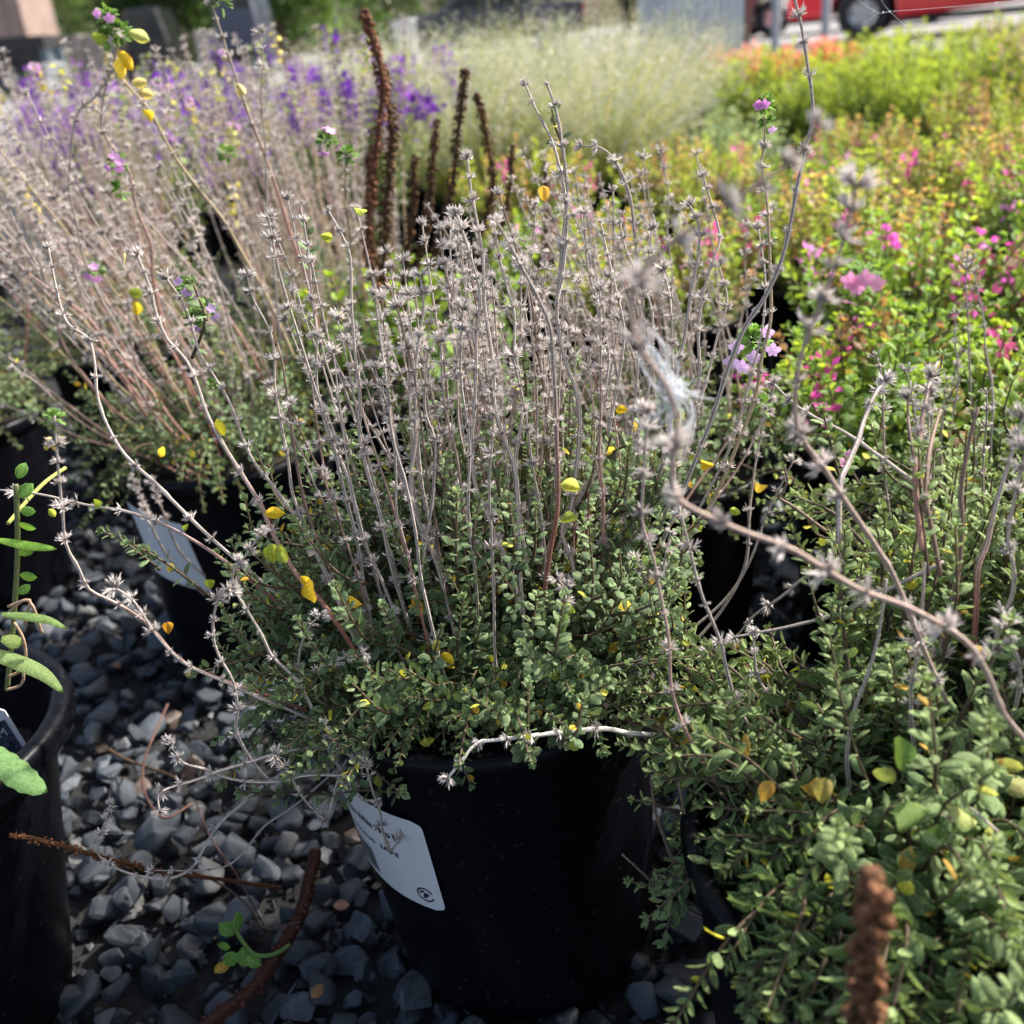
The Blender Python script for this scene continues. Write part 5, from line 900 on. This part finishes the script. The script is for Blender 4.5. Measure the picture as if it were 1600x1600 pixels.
def pickup(label, loc, mat, wb=3.0, flip=False, name='parked_pickup', cat='pickup truck'):
    rt = thing(name, label, cat, loc); xw0, xw1 = .95, .95+wb; Lx = xw1+1.15
    prof = [(0, .30), (0, .95), (.12, 1.05), (1.25, 1.12), (2.0, 1.62), (3.5, 1.66), (3.75, 1.15), (Lx, 1.12), (Lx, .36), (xw1+.42, .26)]+arch(xw1, .40, .33)[::-1]+[(xw0+.42, .22)]+arch(xw0, .40, .33)[::-1]+[(xw0-.42, .28)]
    m = MB(); extrude_side(m, prof, 0, 1.85); b = m.build('body', mat, rt, smooth=False); bv = b.modifiers.new('bevel', 'BEVEL'); bv.width = .04; bv.segments = 2; bv.limit_method = 'ANGLE'
    for i, pr_ in enumerate([[(1.55, 1.18), (2.05, 1.54), (2.55, 1.56), (2.55, 1.18)], [(2.65, 1.18), (2.65, 1.56), (3.42, 1.58), (3.6, 1.2)]]):
        m = MB(); extrude_side(m, pr_, -.012, .02); m.build('side_window', M_GLS, rt, smooth=False)
    m = MB(); extrude_side(m, [(2.60, .30), (2.60, 1.12), (2.612, 1.12), (2.612, .30)], -.004, .01); m.build('door_gap', M_BLK, rt, smooth=False); bbox('door_handle', M_BLK, rt, 2.35, 2.52, -.03, -.002, .98, 1.01)
    bbox('headlight', M_CHR, rt, -.02, .26, -.015, .35, .78, .93, .03); bbox('bumper', M_CHR, rt, -.08, .06, .05, 1.8, .42, .62, .04); bbox('taillight', plain('tail_red', (.5, .02, .02), .3), rt, Lx-.03, Lx+.015, .0, .2, .75, 1.05, .02); bbox('sill', M_BLK, rt, xw0+.45, xw1-.45, -.01, 1.84, .17, .225)
    for x in (xw0, xw1):
        for y in (.10, 1.75): wheel(rt, x, y, .32)
    m = MB(); m.add(np.array([(1.36, .2, 1.15), (1.36, 1.65, 1.15), (1.97, 1.6, 1.6), (1.97, .25, 1.6)])+np.array([-.02, 0, .02]), [(0, 1, 2), (0, 2, 3)], (.1,)*3); m.build('windscreen', M_GLS, rt, smooth=False)
    if flip: rt.rotation_euler.z = flip
    return rt
wx = atY(1345, 0, 14.6)[0]; yw = math.radians(-24); pickup('red pickup truck parked on the gravel lot behind the green shrubs, top right', (wx-.95*math.cos(yw), 14.5-.95*math.sin(yw), 0), M_RED, wb=2.85).rotation_euler.z = yw
pickup('dark blue pickup parked beyond the pale metal shed', (atY(1130, 30, 21)[0], 21, 0), plain('navy_paint', (.03, .04, .06), .3, coat=1)); pickup('dark grey pickup parked behind the airy grasses', (atY(610, 30, 30)[0], 30, 0), plain('grey_paint', (.035, .04, .06), .3, coat=1))
# pale corrugated shed
sx = atY(1040, 40, 13.5)[0]; sx1 = atY(1163, 40, 13.5)[0]; sh = thing('metal_shed', 'pale grey ribbed metal storage shed behind the orange flowers', 'shed', (sx, 13.5, 0)); W2 = sx1-sx; M_SHED = plain('galvanised_sheet', (.50, .54, .56), .55, .2, var=.1, bscale=4)
n = 10
for k in range(n):
    x0 = k*W2/n; m = MB(); extrude_prof = [(x0+.002, 0), (x0+.02, -.025), (x0+W2/n-.022, -.025), (x0+W2/n-.002, 0)]; V = np.array([(x, y, z) for z in (.04, 2.3) for x, y in extrude_prof]); m.add(V, [(0, 1, 5), (0, 5, 4), (1, 2, 6), (1, 6, 5), (2, 3, 7), (2, 7, 6)], (.5,)*3); m.build('wall_panel', M_SHED, sh, smooth=False)
bbox('wall', M_SHED, sh, .0, W2, .004, 2.2, .02, 2.3); bbox('roof', M_SHED, sh, -.08, W2+.08, -.12, 2.3, 2.304, 2.4); bbox('trim', plain('rust_trim', (.20, .09, .07), .7), sh, W2+.003, W2+.06, -.03, .06, 0, 2.3)
for i, (u, Y, lb) in enumerate([(1212, 12, 'grey steel post left of the red truck'), (1290, 11.5, 'grey steel post in front of the nose of the red truck')]):
    p = atY(u, 40, Y); r_ = thing('steel_post', lb, 'post', (p[0], Y, 0)); m = MB(); V, T = lathe([(.045, 0), (.045, 2.4), (.001, 2.402)], 20); m.add(V, T, (.3,)*3); m.build('pole', plain('galvanised_post', (.33, .34, .36), .5, .3), r_); bbox('base_plate', M_MET, r_, -.09, .09, -.09, .09, 0, .012)
# golf cart far off left
gx = atY(82, 100, 46)[0]; gc = thing('utility_cart', 'small white canopied utility cart far off on the lot, top left', 'utility cart', (gx, 46, 0))
m = MB(); extrude_side(m, [(-.6, .35), (-.6, .8), (-.5, .95), (.5, .95), (.6, .8), (.6, .35)], 0, 1.0); bbox_ = m.build('body', M_WHT, gc, smooth=False); b = bbox_.modifiers.new('bevel', 'BEVEL'); b.width = .08; b.segments = 3
bbox('canopy', M_WHT, gc, -.64, .64, -.1, 1.6, 1.72, 1.92, .06); bbox('seat', M_BLK, gc, -.5, .5, 1.0, 1.5, .7, 1.2, .05); bbox('windscreen', plain('pale_glass', (.25, .33, .36), .15), gc, -.5, .5, .08, .10, .98, 1.68)
for x in (-.54, .0, .54): bbox('pillar', M_WHT, gc, x-(.04 if x else .08), x+(.04 if x else .08), .0, .07, .96, 1.72)
for x in (-.52, .52): V, T = lathe([(.001, -.1), (.2, -.1), (.24, -.06), (.24, .06), (.2, .1), (.001, .1)], 24); m = MB(); m.add(V[:, [2, 0, 1]]+np.array([x, .3, .24]), T, (.02,)*3); m.build('wheel', M_RUB, gc, smooth=False)
for x in (-.4, .4): bbox('headlight', M_CHR, gc, x-.1, x+.1, -.03, .0, .66, .76, .02)
gc.rotation_euler.z = .6
# container on trailer, concrete blocks, dark van, bin
def container(label, u0, u1, Y, z0, z1, col, nr=14):
    x0, x1 = atY(u0, 60, Y)[0], atY(u1, 60, Y)[0]; rt = thing('shipping_container', label, 'container', (x0, Y, z0)); mt = plain('container_paint', col, .6, var=.2, bscale=2); bbox('shell', mt, rt, 0, x1-x0, .05, 2.4, 0, z1-z0)
    wv = (x1-x0)/nr
    for k in range(nr): bbox('wall_rib', mt, rt, k*wv+wv*.2, k*wv+wv*.7, 0, .048, .1, z1-z0-.1)
    return rt, x0, x1
rt, x0, x1 = container('brown shipping container raised on a black trailer, top left corner', -260, 42, 30, 1.45, 4.0, (.27, .20, .17))
tr_ = thing('flatbed_trailer', 'black flatbed trailer under the brown container, top left', 'trailer', (x0, 30, 0)); bbox('deck', M_BLK, tr_, 0, x1-x0+.4, 0, 2.4, 1.15, 1.44); bbox('side_skirt', M_BLK, tr_, .2, x1-x0+.2, .1, .15, .45, 1.146)
for x in (1.2, 2.3, x1-x0-1.6, x1-x0-.7): wheel(tr_, x, .15, .48, .3)
M_CON = plain('concrete', (.42, .37, .33), .9, bump=.4, bscale=8, var=.15)
def blocks(label, u0, Y, n, wd, hh, rows_, cat='concrete blocks'):
    x0 = atY(u0, 100, Y)[0]
    for r_ in range(rows_):
        for k in range(n):
            o = bbox('concrete_block', M_CON if (k+r_) % 2 else plain('concrete', (.50, .45, .41), .9, bump=.4, bscale=8, var=.15), None, -wd/2+.02, wd/2-.02, 0, .6, 0, hh-.01, .03); o.location = (x0+(k+.5)*wd, Y, r_*hh); tag(o, f'{["bottom", "middle", "top"][r_]} concrete block, {ORD[k]} from the left, {label}', 'concrete block', 'stacked concrete blocks')
blocks('in the stack right of the white cart', 108, 34, 3, .55, .5, 3)
blocks('in the low stack left of the purple flowers', 310, 26, 2, .42, .55, 2)
def van(label, u0, u1, Y, h, mat):
    x0, x1 = atY(u0, 60, Y)[0], atY(u1, 60, Y)[0]; L_ = x1-x0; rt = thing('parked_van', label, 'van', (x0, Y, 0)); hh = h
    m = MB(); extrude_side(m, [(0, .35), (0, hh-.2), (.15, hh), (L_*.85, hh), (L_, hh*.55), (L_, .35)], 0, 1.9); o = m.build('body', mat, rt, smooth=False); b = o.modifiers.new('bevel', 'BEVEL'); b.width = .07; b.segments = 2
    m = MB(); extrude_side(m, [(L_*.55, hh*.6), (L_*.55, hh*.88), (L_*.84, hh*.88), (L_*.93, hh*.6)], -.012, .02); m.build('side_window', M_GLS, rt, smooth=False)
    for x in (L_*.2, L_*.8): wheel(rt, x, .1, .33)
    return rt
van('black van parked left of centre behind the purple flowers', 195, 262, 33, 2.0, plain('black_paint', (.012, .012, .016), .3, coat=1)); van('dark blue-grey van behind the left purple flowers', 338, 405, 22, 2.2, plain('slate_paint', (.04, .05, .09), .35, coat=1))
bk = thing('bucket', 'white plastic bucket on the lot beyond the seed spikes', 'bucket', (atY(632, 35, 15)[0], 15, .0)); V, T = lathe([(.12, 0), (.15, .36), (.165, .36), (.165, .38), (.14, .38), (.115, .02), (.001, .02)], 32); m = MB(); m.add(V+np.array([0, 0, .35]), T, (.8,)*3); m.build('tub', M_WHT, bk)
V, T = lathe([(.001, 0), (.22, 0), (.22, .34), (.001, .345)], 32); m = MB(); m.add(V, T, (.5,)*3); st_ = m.build('drum', plain('grey_drum', (.25, .26, .27), .6), None); st_.location = bk.location; tag(st_, 'low grey drum that the white bucket stands on', 'drum')
# trees behind the lot
def tree(label, x, y, h, r, col, trunk_h, seed):
    rt = thing('tree', label, 'tree', (x, y, 0), 'trees behind the lot'); R_ = np.random.default_rng(seed); m = MB(); P = spline(np.array([(0, 0, -.1), (.1, 0, trunk_h*.5), (0, .1, trunk_h), (.1, 0, h*.8)]), .4); tube(m, P, np.linspace(.24, .06, len(P)), (.13, .09, .065), (.08, .055, .04), k=8)
    for k in range(7):
        a = k*.9+seed; z = trunk_h*.7+k*(h-trunk_h)*.1; Q = spline(np.array([(0, 0, z), (math.cos(a)*r*.4, math.sin(a)*r*.4, z+.5), (math.cos(a)*r*.8, math.sin(a)*r*.8, z+.8)]), .3); tube(m, Q, np.linspace(.08, .02, len(Q)), (.13, .09, .065), k=5)
    m.build('trunk', M_BARK, rt); m = MB(); nc = 46; cc = R_.normal(0, 1, (nc, 3)); cc = unit(cc)*np.array([r, r, (h-trunk_h)*.62])*R_.uniform(.35, .95, (nc, 1))+np.array([0, 0, (h+trunk_h)/2]); cc[:, 2] = np.maximum(cc[:, 2], trunk_h*.55)
    for c in cc:
        n = 190; p = c+R_.normal(0, 1, (n, 3))*np.array([.38, .38, .28])*r*.45; tv = np.array(col)*R_.uniform(.6, 1.45)*R_.uniform(.8, 1.2, (n, 1)); m.inst(LEAF[2], frames(R_.normal(0, 1, (n, 3)), R_.normal(0, 1, (n, 3)))*.26, p, tv)
    m.build('crown', M_LEAF, rt, stuff=True)
for i, (u, Y, h, r, c, th_, lb) in enumerate([(105, 52, 8, 3.0, (.08, .13, .035), .9, 'broad yellow-green tree behind the white cart'), (30, 58, 9, 3.5, (.05, .085, .03), 1.5, 'dark tree behind the brown container'), (190, 50, 8, 2.6, (.07, .11, .03), 1.4, 'green tree right of the brown trunk'), (265, 40, 7, 2.4, (.045, .08, .028), .8, 'dark green tree behind the black van'), (330, 46, 8, 2.8, (.04, .075, .028), 1.0, 'dark tree between the two vans'), (440, 38, 7, 2.6, (.06, .11, .03), .7, 'green tree above the purple flowers'), (520, 44, 8, 2.8, (.05, .09, .03), .7, 'round green tree left of the tallest seed spike'), (610, 60, 9, 3.2, (.05, .08, .035), 1.2, 'tree above the white bucket'), (720, 70, 10, 4, (.05, .08, .035), 1.6, 'tree far behind the airy grasses, left'), (860, 70, 10, 4, (.05, .08, .035), 1.4, 'tree far behind the airy grasses, middle'), (980, 62, 10, 4, (.045, .075, .03), 1.2, 'tree far behind the airy grasses, right'), (1120, 60, 10, 4, (.04, .07, .03), 1.2, 'tree behind the metal shed'), (1240, 50, 9, 3.5, (.035, .065, .028), 1.0, 'tree behind the dark blue pickup'), (1420, 55, 9, 4, (.04, .07, .03), 1.2, 'tree behind the red truck'), (1580, 50, 9, 4, (.04, .07, .03), 1.0, 'tree at the top right corner'), (-60, 50, 9, 3.5, (.05, .08, .03), 1.2, 'tree at the top left corner')]):
    if i < 3: Y, h, r = Y*1.5, h*1.4, r*1.45
    tree(lb, atY(u, 60, Y)[0], Y, h, r, c, th_, 7+i)
